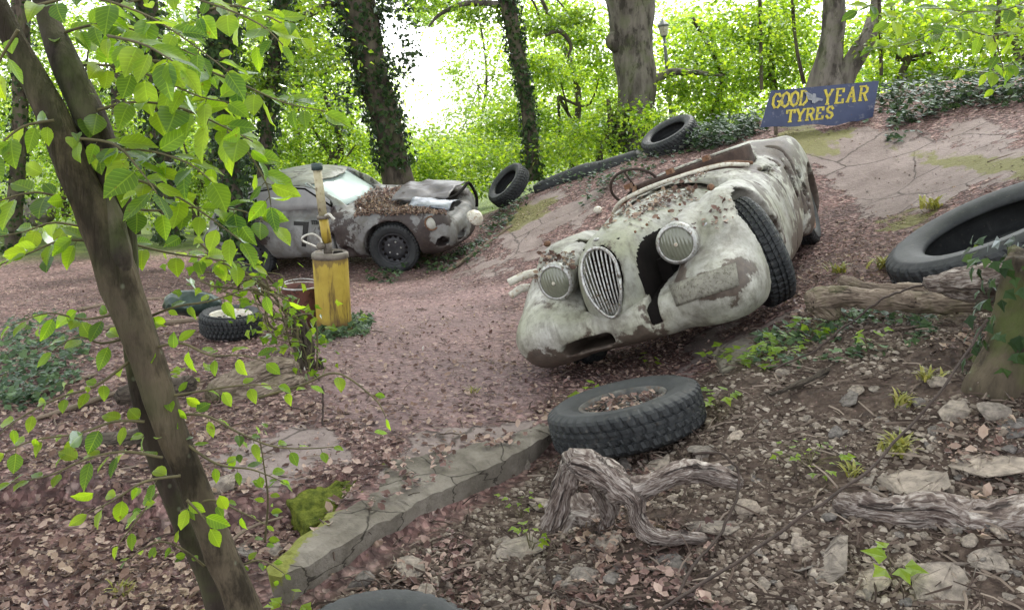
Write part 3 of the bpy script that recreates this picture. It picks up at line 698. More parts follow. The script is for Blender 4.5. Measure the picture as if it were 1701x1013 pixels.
# number plate rectangle on the left wing
bt = BVHTree.FromObject(jb, bpy.context.evaluated_depsgraph_get())
def hit(bv, M, px, py, off=.004):
    Mi = M.inverted(); o = Mi@Vector((0, 0, CAM_H)); d = (Mi.to_3x3()@Vector(ray(px, py))).normalized()
    q = bv.ray_cast(o, d)
    return (np.array(q[0])-np.array(d)*off, q[1]) if q[0] is not None else (None, None)
def decal(name, bv, M, quad, mat, parent, nx=14, ny=6, off=.006, wob=0.):
    quad = np.array(quad, float); Vs = []
    for j in range(ny+1):
        for i in range(nx+1):
            u, v = i/nx, j/ny
            p = (quad[0]*(1-u)+quad[1]*u)*(1-v)+(quad[3]*(1-u)+quad[2]*u)*v
            q, _ = hit(bv, M, p[0], p[1], off); Vs.append(q if q is not None else [np.nan]*3)
    Vs = np.array(Vs); ok = ~np.isnan(Vs[:, 0])
    if not ok.any(): return None
    Fc = [(j*(nx+1)+i, j*(nx+1)+i+1, (j+1)*(nx+1)+i+1, (j+1)*(nx+1)+i) for j in range(ny) for i in range(nx)]
    Fc = [f for f in Fc if ok[list(f)].all()]
    Vs[~ok] = Vs[ok].mean(0)
    o = mesh(name, Vs, [f[::-1] for f in Fc], mat, parent, True)
    md = o.modifiers.new('thick', 'SOLIDIFY'); md.thickness = off*.8; md.offset = 0
    return o
M_plate = simple('scabby_plate', (.13,.12,.10), (.27,.26,.215), 22, .8, spots=(.09,.08,.06), bs=.8)
decal('number_plate', bt, JT, [(1111,474),(1222,436),(1228,474),(1124,509)], M_plate, jag)

# tyres --------------------------------------------------------------
def tyre_mesh(Ro, Wd, Rr, seg=252, nd=.008, blocks=True):
    h = Wd/2; prof = [(Rr, -h*.62), (Rr+.01, -h*.80), (Rr+(Ro-Rr)*.35, -h*1.0), (Rr+(Ro-Rr)*.62, -h*1.02), (Rr+(Ro-Rr)*.70, -h*1.035), (Rr+(Ro-Rr)*.73, -h*1.0), (Ro-.028, -h*.93), (Ro-.010, -h*.84),
            (Ro-.001, -h*.70), (Ro, -h*.42), (Ro-nd, -h*.40), (Ro-nd, -h*.32), (Ro+.001, -h*.30), (Ro+.002, h*.0-.012)]
    prof = prof+[(Ro-nd, -.010), (Ro-nd, .010)]+[(r_, -z_) for r_, z_ in prof[::-1]]
    inner = [(Rr+.006, h*.55), (Rr+(Ro-Rr)*.45, h*.85), (Ro-.03, h*.6), (Ro-.026, 0), (Ro-.03, -h*.6), (Rr+(Ro-Rr)*.45, -h*.85), (Rr+.006, -h*.55)]
    P = prof+inner+[prof[0]]; V, Fc = lathe(P, seg); n = len(P); V = V.reshape(seg, n, 3)
    if blocks:
        for i in range(seg):
            for j, (r_, z_) in enumerate(P[:len(prof)]):
                if r_ > Ro-.03:
                    k = (i+int(2*abs(z_)/h*3)) % 6
                    if k in (0, 1): V[i, j, :2] *= (r_-nd)/r_
    Fl = [f[::-1] for f in Fc]
    return V.reshape(-1, 3), Fl
def tyre(name, c, n, Ro, Wd, Rr, label, group=None, disc=None, xdir=None, parent=None):
    R = basis(n, xdir); e = empty(name, mat4(R, c)) if parent is None else empty(name)
    if parent is not None: e.parent = parent; e.matrix_local = mat4(R, c)
    else: tag(e, label, 'tyre', group)
    V, Fc = tyre_mesh(Ro, Wd, Rr)
    tm = mesh('tyre_casing' if parent is None else 'tyre', V, Fc, M_rub, e); rr_ = np.hypot(V[:, 0], V[:, 1])[np.array([f[0] for f in Fc])]; tm.data.polygons.foreach_set('use_smooth', (rr_ < Ro-.03))
    if disc:
        rim = mesh('rim', *lathe([(Rr+.008, Wd*.40), (Rr-.006, Wd*.42), (Rr-.016, Wd*.34), (Rr-.022, Wd*.1), (Rr-.05, Wd*.02), (Rr*.72, Wd*.10), (Rr*.5, Wd*.17), (Rr*.36, Wd*.14), (.001, Wd*.16)], 48), disc, e)
        for k in range(5):
            a = k*2*pi/5; mesh('wheel_nut', *ball((Rr*.42*cos(a), Rr*.42*sin(a), Wd*.17), .014, 8, 6), M_dull, e if parent is not None else rim)
        for k in range(14):
            a = k*2*pi/14; V_, F_ = ball((Rr*.78*cos(a), Rr*.78*sin(a), Wd*.10), (.02,.02,.012), 8, 6); mesh('vent_hole', V_, F_, M_black, e if parent is not None else rim)
    return e
st = radians(26)
tyre('wheel', (-.12, .65, .395), (-sin(st), cos(st), .10), .355, .195, .215, None, parent=jag, disc=M_rust)
tyre('wheel', (0, -.60, .33), (0, -1, 0), .335, .16, .205, None, parent=jag, disc=M_rust)
tyre('wheel', (-2.59, .60, .33), (0, 1, 0), .335, .16, .205, None, parent=jag, disc=M_rust)
tyre('wheel', (-2.59, -.60, .33), (0, -1, 0), .335, .16, .205, None, parent=jag, disc=M_rust)

# ================================================================== the coupe wreck
M_por = paint('peeling_grey_paint', (.10,.10,.10), (.25,.25,.245), (.05,.033,.03), .54, 2.6, .0, .8, .55)
M_roof = paint('mossy_roof_paint', (.11,.12,.10), (.25,.26,.24), (.07,.06,.045), .58, 3.4, .35, .5, .5)
def p_body(x, y, z):
    X = [.84,.80,.68,.4,0,-.5,-1.0,-1.6,-2.1,-2.6,-3.0,-3.14]
    d = loft(x, y, z, X, 0., [.08,.40,.60,.72,.77,.79,.80,.81,.80,.72,.48,.08], [.42,.54,.61,.68,.75,.82,.86,.88,.86,.76,.58,.44],
             [.28,.20,.17,.16,.16,.16,.16,.16,.17,.2,.26,.34], 3.2)
    for s in (1, -1):
        f = loft(x, y*s, z, [.80,.74,.6,.3,0,-.4,-.8], [.50,.52,.55,.58,.60,.62,.64], [.03,.12,.17,.19,.19,.17,.1],
                 [.46,.66,.78,.82,.83,.82,.80], [.35,.3,.22,.2,.2,.2,.25], 2.4)
        d = smin(d, f, .07)
        r = loft(x, y*s, z, [-1.5,-1.8,-2.1,-2.5,-2.9], [.64,.65,.65,.6,.5], [.1,.16,.17,.15,.05], [.84,.86,.85,.76,.5], [.3]*5, 2.4)
        d = smin(d, r, .06)
        ar = np.hypot(x, z-.33)-.375; d = np.maximum(d, -np.maximum(ar, .42-y*s))
        ar = np.hypot(x+2.1, z-.31)-.35; d = np.maximum(d, -np.maximum(ar, .42-y*s))
    # open luggage bay under the sprung lid
    d = np.maximum(d, -loft(x, y, z, [.66,.5,.2,-.1], .10, [.2,.34,.38,.34], [1.]*4, [.5]*4, 4))
    roof = loft(x, y, z, [-.42,-.55,-.75,-1.0,-1.3,-1.7,-2.1,-2.5,-2.85], 0., [.60,.62,.62,.62,.62,.62,.60,.54,.42],
                [.84,.92,1.08,1.22,1.285,1.29,1.22,1.06,.80], [.5]*9, 2.9)
    d = smin(d, roof, .03)
    # cabin hollow, window openings
    cab = loft(x, y, z, [-.60,-.8,-1.1,-1.5,-1.9,-2.2], 0., [.50,.57,.575,.575,.565,.5], [.92,1.07,1.19,1.245,1.22,1.1], [.3]*6, 2.9)
    d = np.maximum(d, -cab)
    ws = np.maximum(np.maximum(-(x+.95+.35*abs(y)), .885-z-.0*x), np.maximum(np.abs(y)-.52, z-1.175)); d = np.maximum(d, -np.maximum(ws, -.0-(x+1.2)*1.))
    top = pchip([-2.45,-2.2,-1.9,-1.5,-1.15,-.95,-.80], [.93,1.06,1.145,1.18,1.15,1.07,.93], x)
    sw_ = np.maximum(np.maximum(z-top, .90-z), np.maximum(x+.80, -2.42-x)); sw_ = np.maximum(sw_, .38-np.abs(y)); d = np.maximum(d, -sw_)
    for xs in (-1.98, -.78):
        d = np.maximum(d, -np.maximum(np.abs(x-xs)-.011, np.maximum(.60+y, z-.90)))
    for c, r in (((.66,-.60,.36),(.10,.16,.07)), ((.80,-.3,.33),(.1,.14,.05)), ((-.62,-.80,.28),(.10,.1,.12)), ((.56,-.55,.70),(.08,.08,.10)), ((-.30,-.80,.2),(.12,.1,.07))):
        d = np.maximum(d, -(ellip(x, y, z, c, r)+torn(x, y, z, 7, .05)))
    d = d+(fbm(x*4, y*4, z*4, 9, 2)-.5)*.045
    return np.maximum(d, .16-z)
PT = mat4(PR, PP)
por = empty('coupe_wreck', PT); tag(por, 'rusting grey closed coupe with a black 7 on its door and leaf-covered bonnet', 'car')
V, Q = surfnet(p_body, (-3.2,-.86,.12), (.90,.86,1.34), .018)
pb = mesh('body', V, Q, None, por, mats=[M_por, M_roof], mi=(V[Q[:, 0], 2] > .90).astype(int))
pr = (np.exp(-((V[:, 0]-.45)/.4)**2)*.42+np.exp(-(((V[:, 0]+1.35)/.45)**2+((V[:, 2]-.6)/.16)**2))*.16+np.exp(-(((V[:, 0]+1.9)/.16)**2+((V[:, 2]-.62)/.2)**2))*.4+smooth(.4,.2,V[:,2])*.15
      -np.exp(-(((V[:, 0]+1.3)/.5)**2+((V[:, 2]-.45)/.2)**2))*.28-np.exp(-(((V[:, 0]-.72)/.14)**2+((V[:, 2]-.45)/.14)**2))*.9)
pr[V[:, 2] > .9] *= .3
setattr_pts(pb, 'rust', pr)
M_winp = simple('dusty_window_board', (.24,.24,.24), (.38,.38,.375), 3, .5, bs=.15)
xs = np.linspace(-2.40,-.82, 24); top = pchip([-2.45,-2.2,-1.9,-1.5,-1.15,-.95,-.80], [.93,1.06,1.145,1.18,1.15,1.07,.93], xs)
for s in (-1, 1):
    Vw = []; 
    for t in np.linspace(0, 1, 5):
        for x_, z_ in zip(xs, top):
            zz = .88+(z_-.86)*t; Vw.append((x_, s*(.625-.16*max(0, zz-.9)-.05*max(0, -x_-1.9)-.03*max(0, x_+1.1)), zz))
    Fw = [(j*24+i, j*24+i+1, j*24+25+i, j*24+24+i) for j in range(4) for i in range(23)]
    wnd = mesh('side_window', Vw, Fw, M_winp, por); md = wnd.modifiers.new('thick', 'SOLIDIFY'); md.thickness = .01
M_glass = N('dusty_pale_glass'); _t = M_glass.n('BsdfTransparent', {'Color': (.9,.97,.95)}); _g = M_glass.n('BsdfPrincipled', {'Base Color': (.55,.64,.62), 'Roughness': .12})
_x = M_glass.n('MixShader', {0: .72, 1: _t.outputs[0], 2: _g.outputs[0]}); M_glass.t.links.new(_x.outputs[0], M_glass.out.inputs[0]); M_glass = M_glass.m
Vw = []
for t in np.linspace(0, 1, 6):
    for u in np.linspace(-1, 1, 16):
        zz = .87+.335*t; Vw.append((-.56-.46*t-.16*u*u, u*(.56-.05*t), zz))
wnd = mesh('windscreen', Vw, [(j*16+i, j*16+i+1, j*16+17+i, j*16+16+i) for j in range(5) for i in range(15)], M_glass, por); md = wnd.modifiers.new('thick', 'SOLIDIFY'); md.thickness = .008
mesh('window_frame', *tube([(-.56-.46*t-.13, -.545+.045*t, .86+.34*t) for t in np.linspace(0, 1, 8)], .016, 6), M_roof, por)
for xs_, zz in ((-1.62, .9),): mesh('window_frame', *tube([(-.80,-.62,.90),(-1.15,-.585,1.15),(-1.5,-.575,1.19),(-1.9,-.58,1.15),(-2.2,-.60,1.06),(-2.42,-.615,.93)], .013, 6), M_black, por)
# sprung, crumpled lid and loose sheet on the wing
def sheet(name, pts, nx, ny, mat, parent, rough=.02, th=.006, seed=1):
    q = np.array(pts, float); Vs = []
    for j in range(ny+1):
        for i in range(nx+1):
            u, v = i/nx, j/ny; p = (q[0]*(1-u)+q[1]*u)*(1-v)+(q[3]*(1-u)+q[2]*u)*v
            d = (fbm(u*3+seed*9, v*3, 0, seed, 3)-.5)*rough*2; p = p+np.array([0, 0, d+.05*sin(pi*v)*(.6+.4*u)]); Vs.append(p)
    o = mesh(name, Vs, [(j*(nx+1)+i, j*(nx+1)+i+1, (j+1)*(nx+1)+i+1, (j+1)*(nx+1)+i) for j in range(ny) for i in range(nx)], mat, parent)
    md = o.modifiers.new('thick', 'SOLIDIFY'); md.thickness = th; return o
M_lid = paint('bare_crumpled_lid', (.055,.05,.055), (.13,.125,.135), (.05,.035,.03), .56, 4, 0, .6, .42)
lid = sheet('front_lid', [(-.12,-.26,.86),(.66,-.22,.80),(.74,.42,.86),(-.10,.46,.90)], 26, 16, M_lid, por, .05, .012, 3); setattr_pts(lid, 'rust', np.zeros(len(lid.data.vertices)))
l2 = sheet('torn_panel', [(.22,-.60,.84),(.74,-.46,.72),(.80,-.12,.74),(.30,-.30,.86)], 16, 8, simple('scraped_blue_steel', (.10,.11,.13), (.34,.36,.40), 9, .4, .4), por, .04, .008, 6)
mesh('lid_edge', *tube(curve([(.66,-.24,.80),(.74,-.05,.81),(.76,.2,.83),(.77,.42,.84),(.84,.44,.66),(.84,.40,.5)], 20), .022, 8), M_black, por)
bpy.context.view_layer.update()
_q, _ = hit(BVHTree.FromObject(pb, bpy.context.evaluated_depsgraph_get()), PT, 717, 371, .0)
R = basis((.75, -.75, .35), (0, 1, 0)); l1 = lathe([(.0001,.03),(.05,.024),(.085,.008),(.10,-.01),(.10,-.05)], 28)
hl = mesh('headlamp', l1[0]*[.8,.8,.8]@R.T+_q, l1[1], simple('dirty_lamp_bowl', (.26,.25,.22), (.46,.45,.41), 12, .5), por)
mesh('headlamp_rim', *tube(np.stack([0.086*np.cos(th), 0.086*np.sin(th), 0*th], 1)@R.T+_q, .010, 8), M_rust, por)
bpy.context.view_layer.update()
bt = BVHTree.FromObject(pb, bpy.context.evaluated_depsgraph_get())
M_num = simple('black_number_paint', (.012,.012,.012), (.03,.028,.026), 30, .7)
decal('door_number', bt, PT, [(488,368),(513,369),(511,375),(488,374)], M_num, por, 8, 3)
decal('door_number', bt, PT, [(504,370),(513,370),(508,410),(501,409)], M_num, por, 4, 12)
for i, (a, b) in enumerate([((517,366),(518,373)), ((521,366),(521,373)), ((525,366),(524,373)), ((527,368),(527,373)), ((531,368),(531,373))]):
    decal('door_lettering', bt, PT, [(a[0],a[1]),(a[0]+2.2,a[1]),(b[0]+2.2,b[1]),(b[0],b[1])], M_num, por, 2, 3)
decal('door_lettering', bt, PT, [(517,366),(527,366),(527,367.6),(517,367.6)], M_num, por, 4, 2)
decal('rust_hole', bt, PT, [(533,366),(541,366),(541,386),(534,386)], M_num, por, 4, 6)
M_disc = simple('black_steel_wheel', (.02,.02,.024), (.06,.06,.065), 20, .5, .3)
for x_, s in ((0,-1),(0,1),(-2.1,-1),(-2.1,1)):
    tyre('wheel', (x_, .66*s-.0, .31), (.0 if x_ else -.10*s, s, 0), .335, .16, .205, None, parent=por, disc=M_disc)
# leaves lying on both wrecks are part of the litter below
def on_surface(bv, M, px, py):
    q, n = hit(bv, M, px, py, .004)
    if q is None: return None
    return np.array(M@Vector(q)), np.array(M.to_3x3()@n)
CARLEAF = []
rg = np.random.default_rng(5)
for k in range(4600):
    u, v = rg.random(2); px = 590+150*u; py = 308+50*v+20*(1-u)*.2
    if py < 312+max(0, (620-px))*.5: continue
    h = on_surface(bt, PT, px, py)
    if h and h[1][2] > .55: CARLEAF.append(h)
jb2 = BVHTree.FromObject(jb, bpy.context.evaluated_depsgraph_get()); jn2 = BVHTree.FromObject(jbn, bpy.context.evaluated_depsgraph_get())
for k in range(2600):
    px, py = 985+rg.random()*235, 262+rg.random()*120
    if rg.random() > .12: 
        if abs((py-262)-(1225-px)*.42) > 30: continue
    for bv in (jn2, jb2):
        h = on_surface(bv, JT, px, py)
        if h and h[1][2] > .72 and fbm(px*.03, py*.03, 0, 4) > .5: CARLEAF.append(h); break
for k in range(260):
    h = on_surface(jb2, JT, 885+rg.random()*70, 420+rg.random()*50)
    if h and h[1][2] > .6: CARLEAF.append(h)
# ================================================================== slabs, stones, tyres, drum
def slab(name, px, label, thick=.16, lift=.012, step=.03, mossp=(), seed=3, zs=None):
    """a broken slab of concrete laid on the ground; px is its outline in the photo, turned into world points"""
    C = np.array([zr(a, b, c) for a, b, c in px]); n = len(C)
    out = []
    for i in range(n):
        a, b = C[i], C[(i+1) % n]; m = max(2, int(np.linalg.norm(b-a)/step))
        for t in np.arange(m)/m: out.append(a*(1-t)+b*t)
    out = np.array(out); k = (fbm(out[:, 0]*11, out[:, 1]*11, 0, seed, 4)-.5)*.13
    cen = out.mean(0); out[:, :2] += (out-cen)[:, :2]*k[:, None]
    bm = bmesh.new(); vs = [bm.verts.new(p) for p in out]; f = bm.faces.new(vs)
    bmesh.ops.triangulate(bm, faces=[f])
    for _ in range(5):
        E = [e for e in bm.edges if e.calc_length() > .07]
        if not E: break
        bmesh.ops.subdivide_edges(bm, edges=E, cuts=1); bmesh.ops.triangulate(bm, faces=[f for f in bm.faces if len(f.verts) > 3])
    bd = set(v for e in bm.edges if e.is_boundary for v in e.verts)
    for v in bm.verts:
        x, y, z = v.co; v.co.z = z+lift+(fbm(x*8, y*8, 0, seed)-.5)*.018+(fbm(x*30, y*30, 0, seed)-.5)*.012-(.012+.03*fbm(x*14, y*14, 0, seed+8)**2 if v in bd else 0)
    r = bmesh.ops.extrude_face_region(bm, geom=bm.faces[:]); nv = [g for g in r['geom'] if isinstance(g, bmesh.types.BMVert)]
    for v in nv: v.co.z -= 0
    for v in nv:
        x, y, z = v.co; v.co.z -= thick*(.85+.4*fbm(x*7, y*7, 0, seed+4)); v.co.x += (cen[0]-x)*.025; v.co.y += (cen[1]-y)*.025
    bmesh.ops.recalc_face_normals(bm, faces=bm.faces[:])
    if sum(f.normal.z*f.calc_area() for f in bm.faces if f.calc_center_median().z > cen[2]) < 0: bmesh.ops.reverse_faces(bm, faces=bm.faces[:])
    me = bpy.data.meshes.new(name); bm.to_mesh(me); bm.free(); me.materials.append(M_conc)
    o = bpy.data.objects.new(name, me); COL.objects.link(o); tag(o, label, 'concrete slab')
    a = np.zeros(len(me.vertices)*3, np.float32); me.vertices.foreach_get('co', a); a = a.reshape(-1, 3); p = proj(a); m_ = np.zeros(len(a))
    for P in mossp: m_ = np.maximum(m_, smooth(16, -14, poly_sd(p[:, 0], p[:, 1], P)))
    at = me.attributes.new('moss', 'FLOAT', 'POINT'); at.data.foreach_set('value', m_.astype(np.float32))
    return o
slab('concrete_slab', [(438,945,.0),(505,885,.0),(570,838,.0),(612,800,.0),(640,765,0),(720,752,0),(800,735,0),(905,700,.0),(925,712,.0),(860,752,.0),(790,786,.0),(700,830,.0),(610,880,.0),(540,918,0),(470,955,.0)],
     'long broken concrete slab with a mossy left edge, beside the lying tyre', .12, .015, mossp=[[(410,980),(490,880),(590,795),(640,755),(632,785),(560,850),(500,905),(470,960)]])
slab('concrete_slab', [(330,800,.0),(380,745,0),(470,715,.0),(560,745,.0),(600,770,.0),(545,795,.0),(480,815,.0),(400,828,0)],
     'grey concrete slab behind the mossy boulder, left of the long one', .16, .0, mossp=[[(480,790),(560,775),(545,810),(490,822)]], seed=8)
slab('concrete_slab', [(1185,588,.24),(1260,558,.30),(1345,515,.37),(1375,520,.38),(1300,585,.31),(1200,625,.22)], 'narrow strip of bare concrete below the roadster, right of the lying tyre', .12, .045, seed=12)

def rock_proto(seed, fl=.35):
    rg = np.random.default_rng(seed); bm = bmesh.new()
    P = rnd_dirs(26, rg)*np.array([1, .72, fl])*(.75+.25*rg.random((26, 1)))
    P[:, 2] = np.clip(P[:, 2], -fl*.6, fl*.62); P = np.round(P*3.2)/3.2*.5+P*.5
    for p in P: bm.verts.new(p*.5)
    r = bmesh.ops.convex_hull(bm, input=bm.verts[:])
    bmesh.ops.delete(bm, geom=[v for v in bm.verts if not v.link_faces], context='VERTS')
    bmesh.ops.bevel(bm, geom=bm.edges[:], offset=.012, segments=1, affect='EDGES')
    bmesh.ops.triangulate(bm, faces=bm.faces[:]); bmesh.ops.subdivide_edges(bm, edges=bm.edges[:], cuts=1)
    for v in bm.verts: v.co += Vector(rg.normal(size=3)*.006)
    me = bpy.data.meshes.new('stone'); bm.to_mesh(me); bm.free(); me.materials.append(M_rock); return me
ROCKS = [rock_proto(100+i, f) for i, f in enumerate((.38,.25,.16,.3,.13,.2,.42,.15,.32,.11))]
def stone(px, py, spx, label, k, rot=0., tilt=(0, 0), z=0., group=None, sx=1., Y=None):
    p = G(px, py) if Y is None else W(px, py, Y)
    o = bpy.data.objects.new('stone', ROCKS[k % len(ROCKS)]); COL.objects.link(o)
    s = spx*p[1]/F; n = nrm(p[0], p[1]); R = basis(n+np.array([tilt[0], tilt[1], 0]), (cos(rot), sin(rot), 0))
    o.matrix_world = mat4(R*np.array([s*sx, s, s]), p+n*(z-.0)*s); tag(o, label, 'stone', group); return o
BIG = [(595,925,70,'rounded grey stone tucked under the long slab',6),(680,915,90,'flat tan flagstone just right of the long slab',2),(705,955,62,'pale square stone in the litter at the bottom edge',0),
       (862,893,110,'pale upright stone left of the driftwood root',1),(835,868,60,'brown flat stone beside the pale upright one',5),(905,800,66,'tan square block above the driftwood root',3),
       (1110,935,110,'olive brown flat stone below the driftwood root',2),(975,960,76,'pointed pale stone in the hollow at the bottom',6),(1195,880,140,'wide tan slab of stone right of the root',4),
       (1243,848,70,'small square pale stone above the wide tan one',0),(1585,690,84,'long grey stone below the stump',3),(1650,690,80,'pale squarish stone touching the stump foot',0),
       (1385,945,160,'flat tan shale plates near the bottom right',4),(1450,965,100,'thin brown shale plate beside the flat tan ones',7),(1575,975,170,'large grey upright slate at the bottom right corner',7),
       (1530,798,200,'long layered dark slate lying on the fallen log',4),(1650,775,150,'pale layered slate at the right frame edge',9),(1680,720,90,'dark slate block at the right frame edge',7),
       (1560,640,46,'small round grey stone left of the long grey stone',6),(1410,660,60,'flat tan stone beside the yellow weeds',5),(1090,770,80,'pale flat stone above the root branch',7),
       (1040,760,60,'thin grey stone just below the lying tyre',4),(1170,560+190,70,'small tan stone right of the lying tyre',1),(870,740,46,'small grey stone at the slab end beside the tyre',6),
       (1640,930,90,'brown shale piece at the right bottom edge',2),(1010,905,80,'grey slab leaning in the dark hollow under the root',7),(1300,620,40,'small pale stone below the green seedlings',3),
       (365,810,90,'grey block behind the leaning tree trunk',0),(395,872,80,'pale slate beside the leaning tree trunk',2),(450,870,60,'light stone under the slab left end',5)]
rg = np.random.default_rng(3)
for i, (a, b, c, l, k) in enumerate(BIG): stone(a, b, c, l, k, rg.random()*3, (rg.normal()*.18, rg.normal()*.18-.08), .06)
m = 0
while m < 285:                                            # smaller stones over the near bank
    px = 620+rg.random()*1120; py = 640+rg.random()**.8*420
    p = G(px, py); s, t = edge_sd(p[0], p[1])
    if s < .06 or (960 < px < 1190 and py < 745) : continue
    sz = 10+rg.gamma(2, 9); 
    if fbm(p[0]*1.7, p[1]*1.7, 0, 61) < .38: continue
    stone(px, py, min(sz, 52), 'small angular stone lying in the leaf litter of the near bank', rg.integers(10), rg.random()*6, (rg.normal()*.25, rg.normal()*.25), .05, 'small stones on the near bank'); m += 1
# mossy boulder
def mb_fn(x, y, z):
    a = np.maximum(np.maximum(np.abs(x*.8+y*.6)-.16, np.abs(y*.8-x*.6)-.10), np.maximum(z-.07-.25*y, -z-.15)); return a*.8+(fbm(x*9, y*9, z*9, 5)-.5)*.06+(fbm(x*30, y*30, z*30, 5)-.5)*.02
V, Q = surfnet(mb_fn, (-.3,-.3,-.17), (.3,.3,.17), .010)
c = G(552, 822, .03); bo = mesh('mossy_boulder', V, Q, M_moss, loc=c); tag(bo, 'boulder covered in green moss between the two concrete slabs', 'boulder')

tyre('tyre', W(1040,683,3.95)+np.array([0,0,-.02]), (-.25,.14,1), .385, .205, .215, 'worn black tyre with wheel rim lying at the broken slab end', disc=simple('corroded_wheel', (.03,.03,.03), (.15,.145,.135), 16, .6, .3, spots=(.10,.06,.04)))
tyre('tyre', W(1662,400,5.0), (-.55,.10,1), .64, .31, .40, 'large bald lorry tyre lying on the bank at the right edge')
tyre('tyre', W(1113,228,11.8), (-.50,-.22,.80), .40, .24, .25, 'black tyre on the ivy ridge left of the blue sign')
tyre('tyre', W(845,308,12.8), (-.62,-.30,.55), .36, .22, .22, 'half hidden tyre leaning at the low end of the ridge')
tyre('tyre', W(384,535,6.3)+np.array([0,0,.0]), (.03,-.02,1), .235, .17, .15, 'small grey tyre lying flat left of the yellow drum', disc=M_cream)
tyre('tyre', W(638,1112,2.15), (.02,-.05,1), .30, .17, .18, 'tyre lying at the bottom edge of the view')
# old rubber strip half buried along the ridge
P, r = curve([W(890,318,12.9),W(930,302,12.8),W(975,289,12.6),W(1020,276,12.4),W(1062,262,12.2)], 30, [.09,.13,.15,.14,.12])
o = mesh('rubber_hose', *tube(P, r, 12, .25, 3), M_rub); tag(recenter(o), 'thick black hose half buried along the ridge between two tyres', 'hose')

# yellow drum with its pump
def at_ground(px, py): return G(px, py)
b = at_ground(556, 551); dr = empty('yellow_drum', mat4(basis((-.012,0,1)), b))
tag(dr, 'tall yellow oil drum with a hand pump standing at the path side', 'drum')
M_yel = N('rusty_yellow_paint'); _v = M_yel.mapv((1,1,.12)); _c = M_yel.ramp(M_yel.noise(6, 5, .6), [(.3, (.32,.22,.03)), (.7, (.46,.35,.055))])
_c = M_yel.mix(M_yel.ramp(M_yel.noise(22, 6, .7, _v), [(.52, 0.), (.64, .85)]), _c, (.09,.05,.02))
_z = M_yel.n('SeparateXYZ', {0: M_yel.obj()}).outputs[2]
_k = M_yel.math('ADD', M_yel.math('MULTIPLY', _z, -6.), M_yel.math('MULTIPLY', M_yel.noise(9, 5), 1.6)); _c = M_yel.mix(M_yel.ramp(_k, [(.0, 0.), (.55, .8)]), _c, (.10,.05,.03))
_k = M_yel.math('ADD', M_yel.math('MULTIPLY', M_yel.math('SUBTRACT', _z, .52), 7.), M_yel.math('MULTIPLY', M_yel.noise(20, 5, .6, _v), 1.6)); _c = M_yel.mix(M_yel.ramp(_k, [(.9, 0.), (1., .7)]), _c, (.12,.07,.03))
M_yel = M_yel.bsdf(_c, .55, bump=M_yel.bump(M_yel.noise(40, 4), .2, .005))
k_ = b[1]/F; R_ = 29.5*k_; Hh = 128*k_
prof = [(.001,0),(R_*.98,0),(R_,.01),(R_,.02)]+[(R_*(1+.012*sin(t*40)*0), z) for t, z in zip(np.linspace(0,1,12), np.linspace(.03, Hh-.02, 12))]+[(R_,Hh-.01)]
mesh('drum_body', *lathe(prof, 40), M_yel, dr)
M_top = simple('grimy_steel', (.09,.075,.06), (.23,.20,.17), 14, .6, .4)
mesh('drum_top', *lathe([(R_*.985,Hh-.012),(R_*1.045,Hh-.008),(R_*1.05,Hh+.012),(R_*1.03,Hh+.03),(R_*.9,Hh+.042),(R_*.86,Hh+.03),(R_*.5,Hh+.026),(.001,Hh+.028)], 40), M_top, dr)
pm = empty('pump'); pm.parent = dr; pm.location = (-.012, 0, Hh+.02)
L = 145*k_
mesh('pump_barrel', *tube([(0,0,0),(-.004,0,.10)], .034, 14), M_top, pm)
mesh('pump_tube', *tube([(-.004,0,.09),(-.022,0,L*.42)], .036, 16), M_yel, pm)
mesh('collar', *tube([(-.022,0,L*.41),(-.024,0,L*.45)], .048, 16), M_top, pm)
mesh('upper_tube', *tube([(-.024,0,L*.45),(-.046,0,L*.97)], .033, 16), simple('faded_yellow_tube', (.30,.25,.12), (.46,.42,.30), 9, .5, spots=(.12,.09,.05)), pm)
mesh('tube_cap', *tube([(-.046,0,L*.965),(-.048,0,L*1.04)], .043, 16), simple('dark_green_cap', (.02,.04,.04), (.05,.075,.07), 10, .5), pm)
M_steelrod = simple('bright_handle_rod', (.38,.36,.32), (.62,.60,.54), 20, .4, .5)
mesh('handle', *tube(curve([(-.03,-.02,.03),(-.10,-.05,.075),(-.178,-.06,.115),(-.165,-.06,.15),(-.10,-.05,.165),(-.05,-.04,.13),(-.035,-.04,.09)], 30), .0085, 8), M_steelrod, pm)
mesh('valve', *ball((-.045,-.04,.07), (.035,.03,.03)), M_top, pm); mesh('valve_spout', *tube(curve([(0,-.03,.30),(.035,-.05,.315),(.06,-.06,.29),(.075,-.06,.275)], 12), .011, 8), M_steelrod, pm)
mesh('bung_cap', *lathe([(.001,.016),(.035,.016),(.04,.008),(.04,0)], 20), M_black, dr, loc=(R_*.52,-.03,Hh+.03))
b = at_ground(503, 547); bk = empty('brown_bucket', loc=b); tag(bk, 'rusty brown steel bucket behind the yellow drum', 'bucket')
M_brn = simple('red_brown_bucket', (.10,.04,.032), (.17,.075,.06), 10, .6, spots=(.05,.03,.025))
mesh('shell', *lathe([(.001,.01),(.125,.0),(.14,.15),(.15,.345),(.156,.35),(.15,.36),(.138,.345),(.12,.05),(.001,.04)], 32), M_brn, bk)
mesh('rim', *tube([(.152*cos(a), .152*sin(a), .352) for a in np.linspace(0, 2*pi, 33)], .008, 6), M_dull, bk)
mesh('bail_handle', *tube([(.15*cos(a), .15*sin(a)-.02, .365+.02*sin(a)) for a in np.linspace(0.1, pi-.1, 16)], .005, 6), M_dull, bk)
